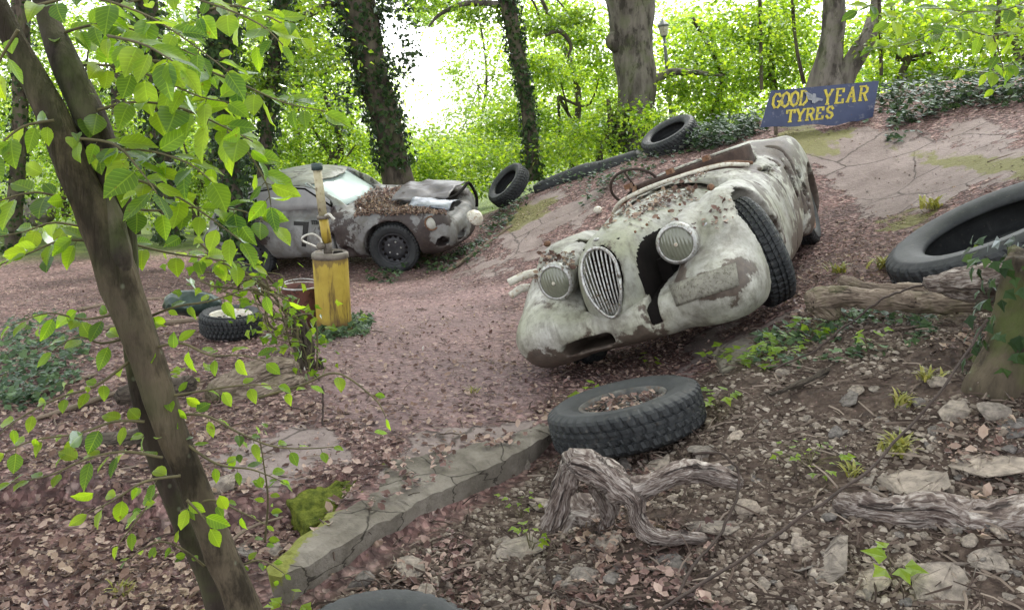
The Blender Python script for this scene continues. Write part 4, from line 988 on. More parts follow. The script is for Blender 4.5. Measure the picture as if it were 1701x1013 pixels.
# loose parts lying by the cars
c = G(993, 357, .05); o = mesh('loose_knob', *ball((0,0,0), (.052,.052,.048), 20, 14), M_cream, loc=c); tag(o, 'small cream round lamp shell lying behind the roadster bonnet', 'lamp shell')
V, Fc = lathe([(.001,.10),(.05,.09),(.095,.05),(.115,0),(.12,-.02),(.108,-.02)], 28); R = basis((.5,-.4,.6))
o = mesh('lamp_bowl', V@R.T, Fc, M_cream, loc=W(789,362,10.9)); tag(o, 'white headlamp bowl lying at the nose of the grey coupe', 'lamp')
P0 = np.array([(-.1,-.08,0),(.12,-.06,.0),(.02,.05,.14)])
o = mesh('bent_panel', [(-.11,-.05,0),(.11,-.03,.0),(.0,-.02,.13),(-.11,-.03,0),(.11,-.01,.0),(.0,.0,.13)], [(0,1,2),(5,4,3),(0,3,4,1),(1,4,5,2),(2,5,3,0)], M_cream, loc=G(945,418,.0)); tag(o, 'pale triangular scrap of bodywork behind the right headlamp', 'scrap')
for (a, b_, c_, d_, l) in ((845,470,905,452,'pale splintered strip sticking out beside the roadster nose'), (848,492,880,478,'short pale bent strip under the roadster nose')):
    P = [G(a, b_, .10), G(a, b_, .10)*.5+G(c_, d_, .16)*.5+np.array([0,0,.02]), G(c_, d_, .18)]
    P[2] = W(c_, d_, 5.55); P[0] = W(a, b_, 5.5); P[1] = (P[0]+P[2])/2+np.array([0,0,.02])
    V, Fc = tube(curve(P, 10), .03, 8, .4, 3); V = V*1.; o = mesh('bodywork_strip', V, Fc, M_cream); tag(recenter(o), l, 'scrap')

# ================================================================== sign
sg = empty('advertising_sign'); tag(sg, 'blue painted sign reading GOOD YEAR TYRES in yellow on the ridge', 'sign')
S = [W(1263,212,10.9), W(1447,204,10.9), W(1459,135,10.95), W(1281,151,10.95)]
cx_ = sum(S)/4; ux = (S[1]-S[0]+S[2]-S[3])/2; ux /= np.linalg.norm(ux); nn = np.cross(ux, (S[3]-S[0])); nn /= np.linalg.norm(nn); uz = np.cross(nn, ux)
RS = np.stack([ux, -nn*-1*-1, uz], 1); RS = np.stack([ux, np.cross(uz, ux), uz], 1); sg.matrix_world = mat4(RS, cx_)
L2 = [np.array([(p-cx_)@ux, (p-cx_)@uz]) for p in S]
M_sign = N('faded_blue_sign_paint'); _c = M_sign.ramp(M_sign.noise(3, 5), [(.3, (.018,.028,.075)), (.7, (.045,.060,.13))]); _c = M_sign.mix(M_sign.ramp(M_sign.noise(8, 6, .72), [(.56, 0.), (.68, .75)]), _c, (.20,.20,.24))
_c = M_sign.mix(M_sign.ramp(M_sign.vor(13), [(.06, .8), (.13, 0.)]), _c, (.07,.05,.05)); M_sign = M_sign.bsdf(_c, .45, bump=M_sign.bump(M_sign.noise(9, 4), .2, .01))
pv = []; nx, ny = 24, 10
for side in (-.012, .012):
    for j in range(ny+1):
        for i in range(nx+1):
            u, v = i/nx, j/ny; q = (L2[0]*(1-u)+L2[1]*u)*(1-v)+(L2[3]*(1-u)+L2[2]*u)*v
            if v == 0: q = q+np.array([0, .03*math.sin(u*17)*u])
            pv.append((q[0], side+.012*sin(u*5), q[1]))
Fs = []; Ns = (nx+1)*(ny+1)
for j in range(ny):
    for i in range(nx): a = j*(nx+1)+i; Fs += [(a, a+1, a+nx+2, a+nx+1), (a+Ns+nx+1, a+Ns+nx+2, a+Ns+1, a+Ns)]
for i in range(nx): Fs += [(i+Ns, i+1+Ns, i+1, i), (ny*(nx+1)+i, ny*(nx+1)+i+1, ny*(nx+1)+i+1+Ns, ny*(nx+1)+i+Ns)]
for j in range(ny): a = j*(nx+1); c_ = a+nx; Fs += [(a, a+nx+1, a+nx+1+Ns, a+Ns), (c_+Ns, c_+nx+1+Ns, c_+nx+1, c_)]
mesh('board', pv, Fs, M_sign, sg, False)
M_let = simple('faded_yellow_lettering', (.42,.33,.03), (.62,.52,.07), 14, .55, spots=(.16,.15,.10))
M_foot = simple('scuffed_silver_emblem', (.16,.17,.20), (.32,.33,.36), 20, .6)
# letters drawn as strokes with slab serifs; unit box 0..1
GL = {'G': [[(.92,.80),(.70,.98),(.35,.98),(.10,.72),(.10,.28),(.35,.02),(.70,.02),(.90,.18),(.90,.45),(.60,.45)]], 'O': [[(.5,1),(.17,.85),(.05,.5),(.17,.15),(.5,0),(.83,.15),(.95,.5),(.83,.85),(.5,1)]],
      'D': [[(.05,1),(.55,1),(.9,.75),(.95,.5),(.9,.25),(.55,0),(.05,0)],[(.22,1),(.22,0)]], 'Y': [[(.08,1),(.5,.45),(.92,1)],[(.5,.45),(.5,0)],[(-.04,1),(.22,1)],[(.78,1),(1.04,1)],[(.32,0),(.68,0)]],
      'E': [[(.18,0),(.18,1)],[(.0,1),(.85,1),(.85,.78)],[(.18,.52),(.62,.52)],[(.0,0),(.88,0),(.88,.24)]], 'A': [[(.10,0),(.5,1),(.90,0)],[(.26,.36),(.74,.36)],[(-.04,0),(.25,0)],[(.72,0),(1.04,0)]],
      'R': [[(.18,0),(.18,1)],[(.0,1),(.65,1),(.88,.86),(.88,.64),(.65,.5),(.18,.5)],[(.52,.5),(.90,0),(1.02,0)],[(.0,0),(.36,0)]], 'T': [[(.5,0),(.5,1)],[(.02,.78),(.02,1),(.98,1),(.98,.78)],[(.3,0),(.7,0)]],
      'S': [[(.86,.80),(.62,1),(.32,1),(.12,.80),(.22,.58),(.75,.42),(.88,.22),(.66,0),(.34,0),(.10,.20)]]}
def glyph(ch, x, z, w_, h, t, y, shear=.16):
    B_ = MB(); k = 0
    for st_ in GL[ch]:
        for i in range(len(st_)-1):
            a = np.array(st_[i])*[w_, h]; b = np.array(st_[i+1])*[w_, h]; d = b-a; l = np.linalg.norm(d)
            if l < 1e-6: continue
            d /= l; n_ = np.array([-d[1], d[0]]); th_ = t*(1.0 if abs(d[1]) > .35 else .62); a = a-d*th_*.3; b = b+d*th_*.3
            q = [a-n_*th_/2, b-n_*th_/2, b+n_*th_/2, a+n_*th_/2]; k += 1
            Vq = [(x+p[0]+shear*p[1], y+s_-k*.0004, z+p[1]) for s_ in (-.004, .004) for p in q]
            B_.add(Vq, [(0,1,2,3),(7,6,5,4),(0,4,5,1),(1,5,6,2),(2,6,7,3),(3,7,4,0)])
    return B_
def to_sign(px, py):
    d = ray(px, py); o_ = np.array([0, 0, CAM_H]); n_ = RS[:, 1]; t = ((cx_-o_)@n_)/(d@n_); p = o_+d*t-cx_; return p@RS[:, 0], p@RS[:, 2]
ang = 0
def word(txt, p0, p1, h_px, wpx, parent):
    a = np.array(to_sign(*p0)); b = np.array(to_sign(*p1)); n = len(txt); h = h_px*10.9/F; wd = wpx*10.9/F
    for i, ch in enumerate(txt):
        q = a+(b-a)*i/(n-1); glyph(ch, q[0], q[1], wd, h, .030, -.018+.012*sin(((q[0]+.7)/1.4)*5)).build('letter', M_let, parent, False)
word('GOOD', (1281,180), (1326,175), 22, 13.5, sg); word('YEAR', (1366,174), (1424,168), 22, 14, sg); word('TYRES', (1305,203), (1370,197), 18, 12.5, sg)
fx, fz = to_sign(1352, 163)
FT = MB()
def blob(pts): 
    pts = [(fx+a*.0078, fz+b*.0078) for a, b in pts]; n = len(pts); FT.add([(p[0], s_-.019, p[1]) for s_ in (-.003,.003) for p in pts], [tuple(range(n))[::-1] if False else tuple(range(n)), tuple(range(n, 2*n))[::-1]]+[(i, i+n, (i+1) % n+n, (i+1) % n) for i in range(n)])
blob([(-4,-8),(0,-9),(7,-5),(12,-6),(14,-3),(8,-1),(3,0),(2,6),(-2,7),(-4,0)])
for k in range(3): blob([(-3,5-3*k),(-12+2*k,10-4*k),(-16+2*k,9-4*k),(-11+k,5-4*k),(-4,2-3*k)])
FT.build('emblem', M_foot, sg, False)
for u in (.15, .85):
    q = L2[0]*(1-u)+L2[1]*u; mesh('post', *tube([(q[0], .05, q[1]-.25), (q[0], .04, q[1]+.45)], .025, 8), M_log, sg)

# lamp post
b = W(1117, 215, 17.); tp = W(1101, 36, 17.); lp = empty('street_lamp', mat4(basis(tp-b), b)); tag(lp, 'thin grey lamp post with a small lantern behind the ridge', 'street lamp')
Hl = np.linalg.norm(tp-b); M_lp = simple('grey_lamp_paint', (.10,.11,.11), (.19,.20,.20), 8, .5)
mesh('pole', *tube([(0,0,-.8),(0,0,0),(0,0,1.2),(0,0,Hl-.3)], [.05,.045,.036,.030], 10), M_lp, lp)
lt = mesh('lantern', *lathe([(.03,Hl-.30),(.06,Hl-.27),(.10,Hl-.10),(.11,Hl-.08),(.11,Hl-.06),(.05,Hl),(.02,Hl+.03),(.001,Hl+.05)], 8), M_lp, lp, False); mesh('lantern_glass', *lathe([(.065,Hl-.26),(.104,Hl-.10)], 8), M_cream, lt, False)
# ================================================================== roots, logs, stump, brambles
def from_px(pts, n=30):
    """pts: (px,py,Y,radius px) -> smooth world path and radii"""
    P = [W(a, b, y) for a, b, y, r in pts]; R = [r*y/F for a, b, y, r in pts]; return curve(P, n, R)
def wood(name, branches, mat, label, cat, h=.008, seed=1, rough=.5, extra=None):
    """one continuous piece of wood grown round several branches"""
    B = [from_px(b, 26) for b in branches]; A = np.vstack([b[0] for b in B]); mr = max(b[1].max() for b in B)+.03
    lo = A.min(0)-mr; hi = A.max(0)+mr
    def fn(x, y, z):
        d = np.full(x.shape, 9.)
        wx = (fbm(x*14, y*14, z*14, seed, 2)-.5)*.022; wz = (fbm(x*14, y*14, z*14, seed+9, 2)-.5)*.022
        for P, r in B:
            for i in range(len(P)-1): d = smin(d, capsule(x+wx, y, z+wz, P[i], P[i+1], r[i], r[i+1]), .016)
        ca = (fbm(x*30, y*30, z*30, seed+3, 3)-.5)*.03*rough+(fbm(x*7, y*7, z*7, seed+5, 2)-.5)*.05*rough
        d = d+ca
        if extra: d = extra(x, y, z, d)
        return d
    V, Q = surfnet(fn, lo, hi, h)
    sa, sb, s0, acc = [], [], [], 0.
    for P, r in B:
        for i in range(len(P)-1): sa.append(P[i]); sb.append(P[i+1]); s0.append(acc); acc += np.linalg.norm(P[i+1]-P[i])
        acc += 3.
    sa, sb, s0 = np.array(sa), np.array(sb), np.array(s0); e = sb-sa; L = (e**2).sum(1)
    gr = np.zeros((len(V), 3))
    for i in range(0, len(V), 5000):
        v = V[i:i+5000]; w_ = v[:, None]-sa[None]; t = np.clip((w_*e[None]).sum(2)/L[None], 0, 1); D = w_-e[None]*t[..., None]; q = (D**2).sum(2).argmin(1); j = np.arange(len(v))
        d = D[j, q]; d /= np.linalg.norm(d, axis=1)[:, None]+1e-9; gr[i:i+5000] = np.stack([s0[q]+t[j, q]*np.sqrt(L[q]), d[:, 2]*.06, d[:, 0]*.06], 1)
        ridge = fbm(gr[i:i+5000, 0]*6+seed, d[:, 2]*5, d[:, 0]*5, seed, 3)-.5; V[i:i+5000] += d*(ridge*.022*rough)[:, None]
    o = mesh(name, V, Q, mat); at = o.data.attributes.new('grain', 'FLOAT_VECTOR', 'POINT'); at.data.foreach_set('vector', gr.astype(np.float32).ravel())
    recenter(o); tag(o, label, cat); return o
def wood_mat(name, dark, mid, light, moss=0.):
    m = N(name); g_ = m.n('Attribute', attribute_name='grain').outputs['Vector']; v = m.mapv((16,75,75), g_); n1 = m.noise(1., 5, .6, v, 1.2); v2 = m.mapv((4,60,60), g_); n2 = m.noise(1., 4, .6, v2)
    c = m.ramp(n1, [(.30, dark), (.46, mid), (.70, light)]); c = m.mix(m.ramp(m.noise(9, 4), [(.4, 0.), (.65, .75)]), c, m.mix(.5, c, dark)); c = m.mix(m.ramp(n2, [(.36, .9), (.44, 0.)]), c, tuple(x*.4 for x in dark))
    if moss: c = m.mix(m.ramp(m.noise(7, 5), [(.5, 0.), (.62, moss)]), c, (.07,.09,.02))
    return m.bsdf(c, .85, bump=m.bump(m.math('ADD', n1, n2), .9, .012), spec=.2)
M_drift = wood_mat('silvery_root_wood', (.030,.020,.018), (.15,.115,.10), (.50,.45,.41)); M_log = wood_mat('dead_log_wood_grain', (.05,.036,.028), (.17,.13,.10), (.34,.28,.22), .3); M_bark2w = wood_mat('dark_dead_wood', (.02,.015,.012), (.06,.048,.038), (.14,.115,.09))

wood('driftwood_root', [[(952,768,3.0,27),(985,778,2.98,28),(1020,805,2.95,22),(1050,830,2.93,17),(1062,868,2.9,15),(1095,893,2.87,15),(1135,893,2.86,13),(1175,897,2.86,8)],
                   [(1040,822,2.94,20),(1090,800,2.97,14),(1140,784,3.0,16),(1185,790,3.02,17),(1222,800,3.03,10)],
                   [(945,775,3.0,20),(932,820,3.02,19),(915,870,3.05,16)], [(990,800,3.0,14),(1010,850,3.05,11),(1000,890,3.05,9)], [(1010,800,2.96,16),(1000,770,3.0,12),(1022,752+30,3.0,8)], [(985,860,3.22,36),(960,860,3.24,34),(940,905,3.2,28)]],
     M_drift, 'grey weathered root with a knobbed end and two curling arms', 'root', .0085, 5, .8)
wood('fallen_log', [[(1360,498,4.35,18),(1400,492,4.3,15),(1460,496,4.25,18),(1520,503,4.2,18),(1580,505,4.1,16),(1650,500,4.0,18)], [(1362,500,4.35,19),(1385,520,4.33,12)],
                   [(1400,465,4.4,5),(1450,478,4.35,9),(1530,484,4.3,12)]], M_log, 'pale bent log lying from the stump towards the roadster', 'log', .012, 8, .6)
wood('broken_branch', [[(1545,470,3.9,8),(1590,468,3.8,16),(1640,466,3.7,22),(1690,462,3.6,20)], [(1560,478,3.9,5),(1600,490,3.8,10),(1650,492,3.75,14)]], M_drift, 'splintered branch resting on the mossy stump', 'branch', .012, 18, .9)
wood('fallen_log', [[(1398,838,2.85,15),(1430,845,2.8,22),(1490,852,2.75,26),(1560,850,2.7,32),(1610,868,2.65,40),(1660,872,2.6,38),(1740,862,2.55,42)], [(1600,870,2.66,25),(1650,905,2.65,18),(1740,925,2.6,14)]], M_drift, 'smooth grey log at the right edge below the layered slates', 'log', .009, 28, .7)
wood('dead_branch', [[(1280,655,3.7,3),(1340,635,3.8,6),(1400,606,3.95,8),(1450,592,4.05,7),(1510,588,4.1,4)]], M_bark2w, 'thin curved dark branch between the pale log and the yellow weeds', 'branch', .009, 3, .4)
wood('fallen_log', [[(360,655,4.6,20),(400,640,4.7,26),(440,622,4.8,26),(480,612,4.9,20)], [(372,670,4.6,16),(440,655,4.7,20),(488,636,4.8,18)]], M_log, 'short split log lying behind the leaning tree trunk', 'log', .014, 4, .7)
wood('fallen_log', [[(120,736,3.9,10),(170,738,3.9,18),(240,728,3.9,20),(290,716,3.95,16)]], M_bark2w, 'short dark log left of the leaning trunk in the litter', 'log', .012, 14, .6)
wood('fallen_log', [[(205,655,4.5,12),(250,650,4.5,17),(310,640,4.5,15)]], M_bark2w, 'dark log stub just behind the leaning trunk', 'log', .012, 24, .6)
for i, (p, l) in enumerate([([(50,698,4.1,3),(110,680,4.2,5),(200,650,4.4,4)], 'thin grey stick on the litter at the left'), ([(30,665,4.4,4),(100,640,4.7,4),(160,622,4.9,3)], 'long pale stick above the thin grey one'),
     ([(160,548,5.9,5),(250,540,6,7),(335,532,6.2,6)], 'straight brown pole left of the small grey tyre'), ([(745,450,9.6,3),(790,420,9.9,4),(850,375,10.8,3)], 'stick along the foot of the ridge beside the coupe'),
     ([(130,515,6.6,4),(220,500,7,5),(320,497,7.2,4)], 'brown branch in the litter behind the left saplings'), ([(1640,270,7.2,2),(1665,262,7.4,3),(1690,255,7.6,2)], 'short twig on the mossy concrete at the right edge'),
     ([(330,960,2.55,2),(400,885,2.8,3),(470,858,2.9,2)], 'thin pale twig at the foot of the leaning tree')]):
    P, r = from_px([(a, b, G(a, b)[1]-.02, c) for a, b, _, c in p], 14); o = mesh('stick', *tube(P, r, 6, .4, 9), M_log); recenter(o); tag(o, l, 'stick')
# standing broken post
wood('broken_post', [[(515,655,5.3,20),(508,600,5.3,17),(498,550,5.3,13),(490,512,5.3,5)], [(520,650,5.3,12),(532,600,5.28,7),(538,640,5.25,5)]], M_bark2w, 'split rotten tree stub standing before the yellow drum', 'tree stub', .014, 9, .9)
# stump with ivy
def stump_fn(x, y, z):
    a = np.arctan2(y, x); r = np.hypot(x, y); R0 = .17+.09*smooth(.34, -.05, z)*(.9+.8*np.sin(a*4+1))+.025*np.sin(a*7)+.02*np.sin(a*4+z*7)
    return np.maximum(r-R0+(fbm(x*12, y*12, z*5, 3, 3)-.5)*.07, z-.56-(fbm(x*8, y*8, 0, 5)-.5)*.14)
V, Q = surfnet(stump_fn, (-.5,-.5,-.15), (.5,.5,.70), .016); c = W(1722,645,3.35)
stp = empty('mossy_stump', loc=c); tag(stp, 'thick mossy tree stump wrapped in ivy at the right edge', 'stump'); mesh('wood', V, Q, bark_mat('mossy_stump_bark', (.022,.017,.012), (.10,.08,.055), 9, .5), stp)
rg = np.random.default_rng(8); n = 190; a = -.6+rg.random(n)*2.6*2*pi; z = rg.random(n)**.7*.75-.1; r = .22+.06*rg.random(n)+.05*(z > .5)
P = np.stack([r*np.cos(a), r*np.sin(a), z], 1); nor = np.stack([np.cos(a), np.sin(a), .5+0*a], 1)+rnd_dirs(n, rg)*.4; f = np.stack([-np.sin(a)*.6, np.cos(a)*.6, -.8+0*a], 1)+rnd_dirs(n, rg)*.7
mesh('ivy', *leaves('ivy', P, f, nor, .045+.03*rg.random(n)), L_dark, stp, False)
# bramble stems arching over the bank
BR = [([(1285,612,3.7),(1340,590,3.75),(1400,545,3.8),(1460,500,3.85),(1500,482,3.9),(1560,470,3.9)], 3.0, 'long arching bramble stem from the seedlings over the pale log'),
      ([(1640,528,3.2),(1610,580,3.15),(1560,650,3.0),(1500,720,2.9),(1430,790,2.75),(1330,858,2.6),(1240,920,2.5),(1160,975,2.4),(1090,1016,2.3)], 4.2, 'longest dark cable running from the stump to the bottom edge'),
      ([(1150,752,3.1),(1200,758,3.05),(1226,785,3.0),(1222,830,2.9),(1198,880,2.8),(1160,930,2.65),(1125,985,2.5)], 4.0, 'looping dark stem to the right of the root'),
      ([(880,975,2.6),(935,990,2.5),(1000,1012,2.42)], 3, 'short thin root in the litter at the bottom edge'),
      ([(535,640,4.2),(536,690,4.15),(533,724,4.1)], 3, 'dead hanging twig below the broken post'),
      ([(560,960,2.75),(640,968,2.7),(700,985,2.6)], 2, 'pale thin root in the litter by the bottom tyre')]
for pts, rp_, l in BR:
    P = curve([W(*p) for p in pts], 60); P += (np.stack([fbm(np.arange(60)*.35, 0, i, 5, 2) for i in (1.3, 7.7, 9.1)], 1)-.5)*.02
    o = mesh('bramble', *tube(P, np.linspace(.8, 1, 60)*rp_*.72*np.mean([p[2] for p in pts])/F, 7, .25, 20), M_wire); recenter(o); tag(o, l, 'stem')

# ================================================================== leaf litter (beyond counting)
def polar(n, r0, r1, a0, a1, rng, pw=1.0):
    u = rng.random(n); r = r0*(r1/r0)**(u**pw); a = np.radians(a0+(a1-a0)*rng.random(n)); return r*np.sin(a), r*np.cos(a)
rg = np.random.default_rng(21)
x, y = polar(90000, 1.6, 13, -40, 40, rg)
pp = proj(np.stack([x, y, T0(x, y)], -1)); jx = pp[:, 0]+(fbm(x*2.2, y*2.2, 0, 21)-.5)*140+(fbm(x*9, y*9, 0, 22)-.5)*40; jy = pp[:, 1]+(fbm(x*2.2, y*2.2, 0, 31)-.5)*70
keep = np.ones(len(x), bool)
for Pg in CONC: keep &= ~((poly_sd(jx, jy, Pg) < 4) & (rg.random(len(x)) < .80))
s, t = edge_sd(x, y); keep &= ~((np.abs(s+.03) < .24) & (t < 4.6) & (t > .8) & (rg.random(len(x)) < .93) & (s < .1))
keep &= ~((rub(x, y) > .5) & (rg.random(len(x)) < .22+.8*(fbm(x*2.1, y*2.1, 0, 14) < .5)))
for Pg in TROD: keep &= ~((poly_sd(jx, jy, Pg) < 10) & (rg.random(len(x)) < .55))
x, y = x[keep], y[keep]; n = len(x)
P = np.stack([x, y, T(x, y)+.004+.012*rg.random(n)], 1); f = rnd_dirs(n, rg)*[1,1,.25]; u = np.array([0,0,1.])+rnd_dirs(n, rg)*.55
sz = (.013+.042*rg.random(n)**2.2)*np.clip(1.25-.07*y, .72, 2)
tag(mesh('leaf_litter', *leaves('curl', P, f, u, sz), L_dead, None, False), kind='stuff')
cp = np.array([c[0] for c in CARLEAF]); cn = np.array([c[1] for c in CARLEAF]); n = len(cp)
# leaves on the long slab and inside the near tyre
a_ = rg.random((900, 2)); qx = 470+440*a_[:, 0]; qy = 900-195*a_[:, 0]**.8+(a_[:, 1]-.62)*95; ok = (poly_sd(qx, qy, [(500,885),(570,838),(612,800),(640,765),(720,752),(800,735),(905,700),(925,712),(860,748),(790,780),(700,824),(610,872),(540,905)]) < -4) & (fbm(qx*.03, qy*.05, 0, 3) > .46)
Zs = np.array([zr(b_, c_, .0) for b_, c_ in zip(qx[ok], qy[ok])]); Zs[:, 2] = T0(Zs[:, 0], Zs[:, 1])+.03; sl_n = len(Zs)
_tR = basis((-.25,.14,1)); _tc = W(1040,683,3.95)+np.array([0,0,-.02]); r_ = .19*np.sqrt(rg.random(170)); t_ = rg.random(170)*2*pi; Zt = _tc+np.stack([r_*np.cos(t_), r_*np.sin(t_), .045+.02*rg.random(170)], 1)@_tR.T
CARLEAF += [(q_, np.array([0,0,1.])) for q_ in Zs]+[(q_, _tR[:, 2]) for q_ in Zt]
cp = np.array([c[0] for c in CARLEAF]); cn = np.array([c[1] for c in CARLEAF]); n = len(cp)
tag(mesh('fallen_leaves', *leaves('curl', cp+cn*.006, rnd_dirs(n, rg)*[1,1,.4], cn+rnd_dirs(n, rg)*.5, .02+.03*rg.random(n)), L_dead, None, False), kind='stuff')
# chips of stone and bark on the near bank
x, y = polar(70000, 1.6, 6.5, -22, 42, rg); k = (rub(x, y) > .6) & (fbm(x*2, y*2, 0, 71) > .36); x, y = x[k], y[k]; n = len(x)
TV = np.array([[-.5,-.35,0],[.5,-.3,0],[.35,.4,0],[-.4,.35,0],[-.3,-.2,.3],[.32,-.15,.26],[.2,.2,.3],[-.25,.2,.26]]); TF = np.array([[0,1,5],[0,5,4],[1,2,6],[1,6,5],[2,3,7],[2,7,6],[3,0,4],[3,4,7],[4,5,6],[4,6,7]])
M_chip = N('stone_and_bark_chips'); M_chip = M_chip.bsdf(M_chip.ramp(M_chip.rand(), [(0, (.05,.035,.028)), (.4, (.13,.10,.08)), (.75, (.20,.165,.135)), (1, (.36,.31,.26))]), .85, spec=.2)
tag(mesh('gravel', *leaves((TV, TF), np.stack([x, y, T(x, y)], 1), rnd_dirs(n, rg)*[1,1,.2], np.array([0,0,1.])+rnd_dirs(n, rg)*.4, .007+.034*rg.random(n)**3.5), M_chip, None, False), kind='stuff')
# twiglets
x, y = polar(9000, 1.7, 8, -40, 42, rg); k = (rub(x, y) > .5) | (rg.random(len(x)) < .18); x, y = x[k], y[k]; n = len(x)
M_twig = N('thin_dead_twig'); M_twig = M_twig.bsdf(M_twig.ramp(M_twig.rand(), [(0, (.03,.02,.016)), (.6, (.11,.08,.065)), (1, (.26,.21,.17))]), .85, spec=.2)
TV = np.array([[-.035,0,0],[.035,0,0],[0,0,.06],[-.02,.55,.05],[.05,.55,.05],[.01,.55,.10],[.08,1,.0],[.13,1,0],[.10,1,.04]]); TF = np.array([[0,1,4],[0,4,3],[1,2,5],[1,5,4],[2,0,3],[2,3,5],[3,4,7],[3,7,6],[4,5,8],[4,8,7],[5,3,6],[5,6,8]])
tag(mesh('twigs', *leaves((TV, TF), np.stack([x, y, T(x, y)+.008], 1), rnd_dirs(n, rg)*[1,1,.15], np.array([0,0,1.])+rnd_dirs(n, rg)*.3, .04+.10*rg.random(n)**2), M_twig, None, False), kind='stuff')

# ================================================================== ground ivy and seedlings
def ivy_patch(polys, n, size, mat, hgt=.12, seed=1):
    rg = np.random.default_rng(seed); out = []
    for Pg in polys:
        A = np.array(Pg, float); lo, hi = A.min(0), A.max(0); Q = rg.random((n*3, 2))*(hi-lo)+lo; Q = Q[poly_sd(Q[:, 0]+(rg.random(len(Q))-.5)*20, Q[:, 1]+(rg.random(len(Q))-.5)*14, A) < 0][:n]
        for i in range(0, len(Q), 400): out.append(G(Q[i:i+400, 0], Q[i:i+400, 1]))
    P = np.vstack(out); k = fbm(P[:, 0]*3.2, P[:, 1]*3.2, 0, seed+5) > .40; P = P[k]; n = len(P)
    P[:, 2] += hgt*rg.random(n)**1.6*(.5+fbm(P[:, 0]*2, P[:, 1]*2, 0, 3)); f = rnd_dirs(n, rg)*[1,1,.3]; u = np.array([0,-.3,1.])+rnd_dirs(n, rg)*.6
    return leaves('ivy', P, f, u, size*(.6+.7*rg.random(n)))
IV = LB_()
IV.add(ivy_patch([[(1130,240),(1180,195),(1270,180),(1275,215),(1230,240),(1150,262)], [(1440,205),(1455,145),(1560,150),(1701,140),(1730,165),(1640,180),(1560,190),(1500,230),(1440,240)]], 2600, .085, L_dark, .26, 2))
IV.add(ivy_patch([[(820,360),(880,300),(960,300),(1060,262),(1180,240),(1120,262),(1060,300),(1000,330),(960,345),(1010,300),(900,322),(860,355),(800,400)]], 2200, .07, L_dark, .16, 3))
IV.add(ivy_patch([[(600,462),(680,440),(760,420),(820,372),(850,352),(850,372),(800,420),(740,450),(640,472)]], 1100, .065, L_dark, .12, 4))
tag(IV.build('ivy', L_dark), kind='stuff')
IV = LB_(); IV.add(ivy_patch([[(0,545),(80,520),(150,560),(150,620),(60,670),(0,680)]], 1100, .055, L_dark, .12, 6)); IV.add(ivy_patch([[(590,520),(620,530),(610,560),(530,575),(520,560)], [(1240,560),(1400,520),(1540,520),(1560,560),(1400,600),(1250,620)]], 700, .05, L_dark, .06, 8))
tag(IV.build('ivy_ground_cover', leaf_mat('grey_green_ivy', (.03,.055,.03), (.06,.10,.05), (.12,.18,.09), .25)), kind='stuff')
def seedling(px, py, n, size, label, group=None, hgt=.09, spread=.07, mat=None, name='seedling', tpl='ivy'):
    p = G(px, py); rg = np.random.default_rng(int(px*7+py)); e = empty(name, loc=p); tag(e, label, 'seedling', group)
    V = []; st_ = MB(); fw = []; no = []
    for i in range(n):
        a = rg.random()*2*pi; r = spread*(.25+.75*rg.random()); q = np.array([r*cos(a), r*sin(a), hgt*(.5+.7*rg.random())]); V.append(q); fw.append([cos(a), sin(a), -.15+.2*rg.normal()]); no.append([.2*rg.normal(), -.25+.2*rg.normal(), 1])
        if i % 2 == 0: st_.add(*tube(curve([(0,0,-.01), q*[.4,.4,.7], q], 5), .0015, 4))
    mesh('leaves', *leaves(tpl, np.array(V), np.array(fw), np.array(no), size*(.7+.5*rg.random(n))), mat or L_near, e, False); st_.build('stalk', M_stem, e); return e
SD = [(972,672,8,.07,'bright seedling growing through the near tyre'),(1075,615,6,.05,'small seedling behind the near tyre'),(1190,680,12,.055,'bright seedling at the right side of the near tyre'),(1215,590+20,26,.06,'leafy patch of seedlings in front of the roadster wheel'),
      (1260,605,26,.055,'leafy seedlings right of the roadster tyre'),(1300,588,26,.055,'seedlings on the concrete strip'),(1345,560,14,.06,'seedling beneath the pale log'),(1440,580,8,.05,'small seedling behind the curved branch'),(1345,778,30,.035,'low clover-like seedlings in the middle of the bank'),
      (865,818,10,.03,'tiny seedling above the pale upright stone'),(882,893,12,.035,'bright tuft on the pale upright stone'),(1040,735,7,.055,'seedling with folded leaves against the near tyre'),(1480,965,6,.07,'thin seedling at the bottom right'),
      (585,545,14,.06,'bright seedling at the foot of the yellow drum'),(1600,450,12,.07,'bright sprout above the splintered branch'),(1590,520,16,.07,'bright sprout left of the mossy stump'),(1650,460-20,12,.08,'bright leafy sprout above the stump'),(1690,390,14,.08,'bright leafy sprout at the right edge over the large tyre'),
      (355,1000,14,.05,'bright seedling at the foot of the leaning tree'),(475,1000,10,.05,'small bright seedling right of the leaning tree foot'),(240,560,8,.09,'pale green seedling left of the leaning tree'),(320,640,10,.07,'pale seedling behind the leaning trunk'),(1545,470,8,.05,'small seedling under the large lorry tyre')]
for a, b, n, s_, l in SD: seedling(a, b, n, s_, l, hgt=.10 if n < 20 else .06, spread=.05+.004*n)
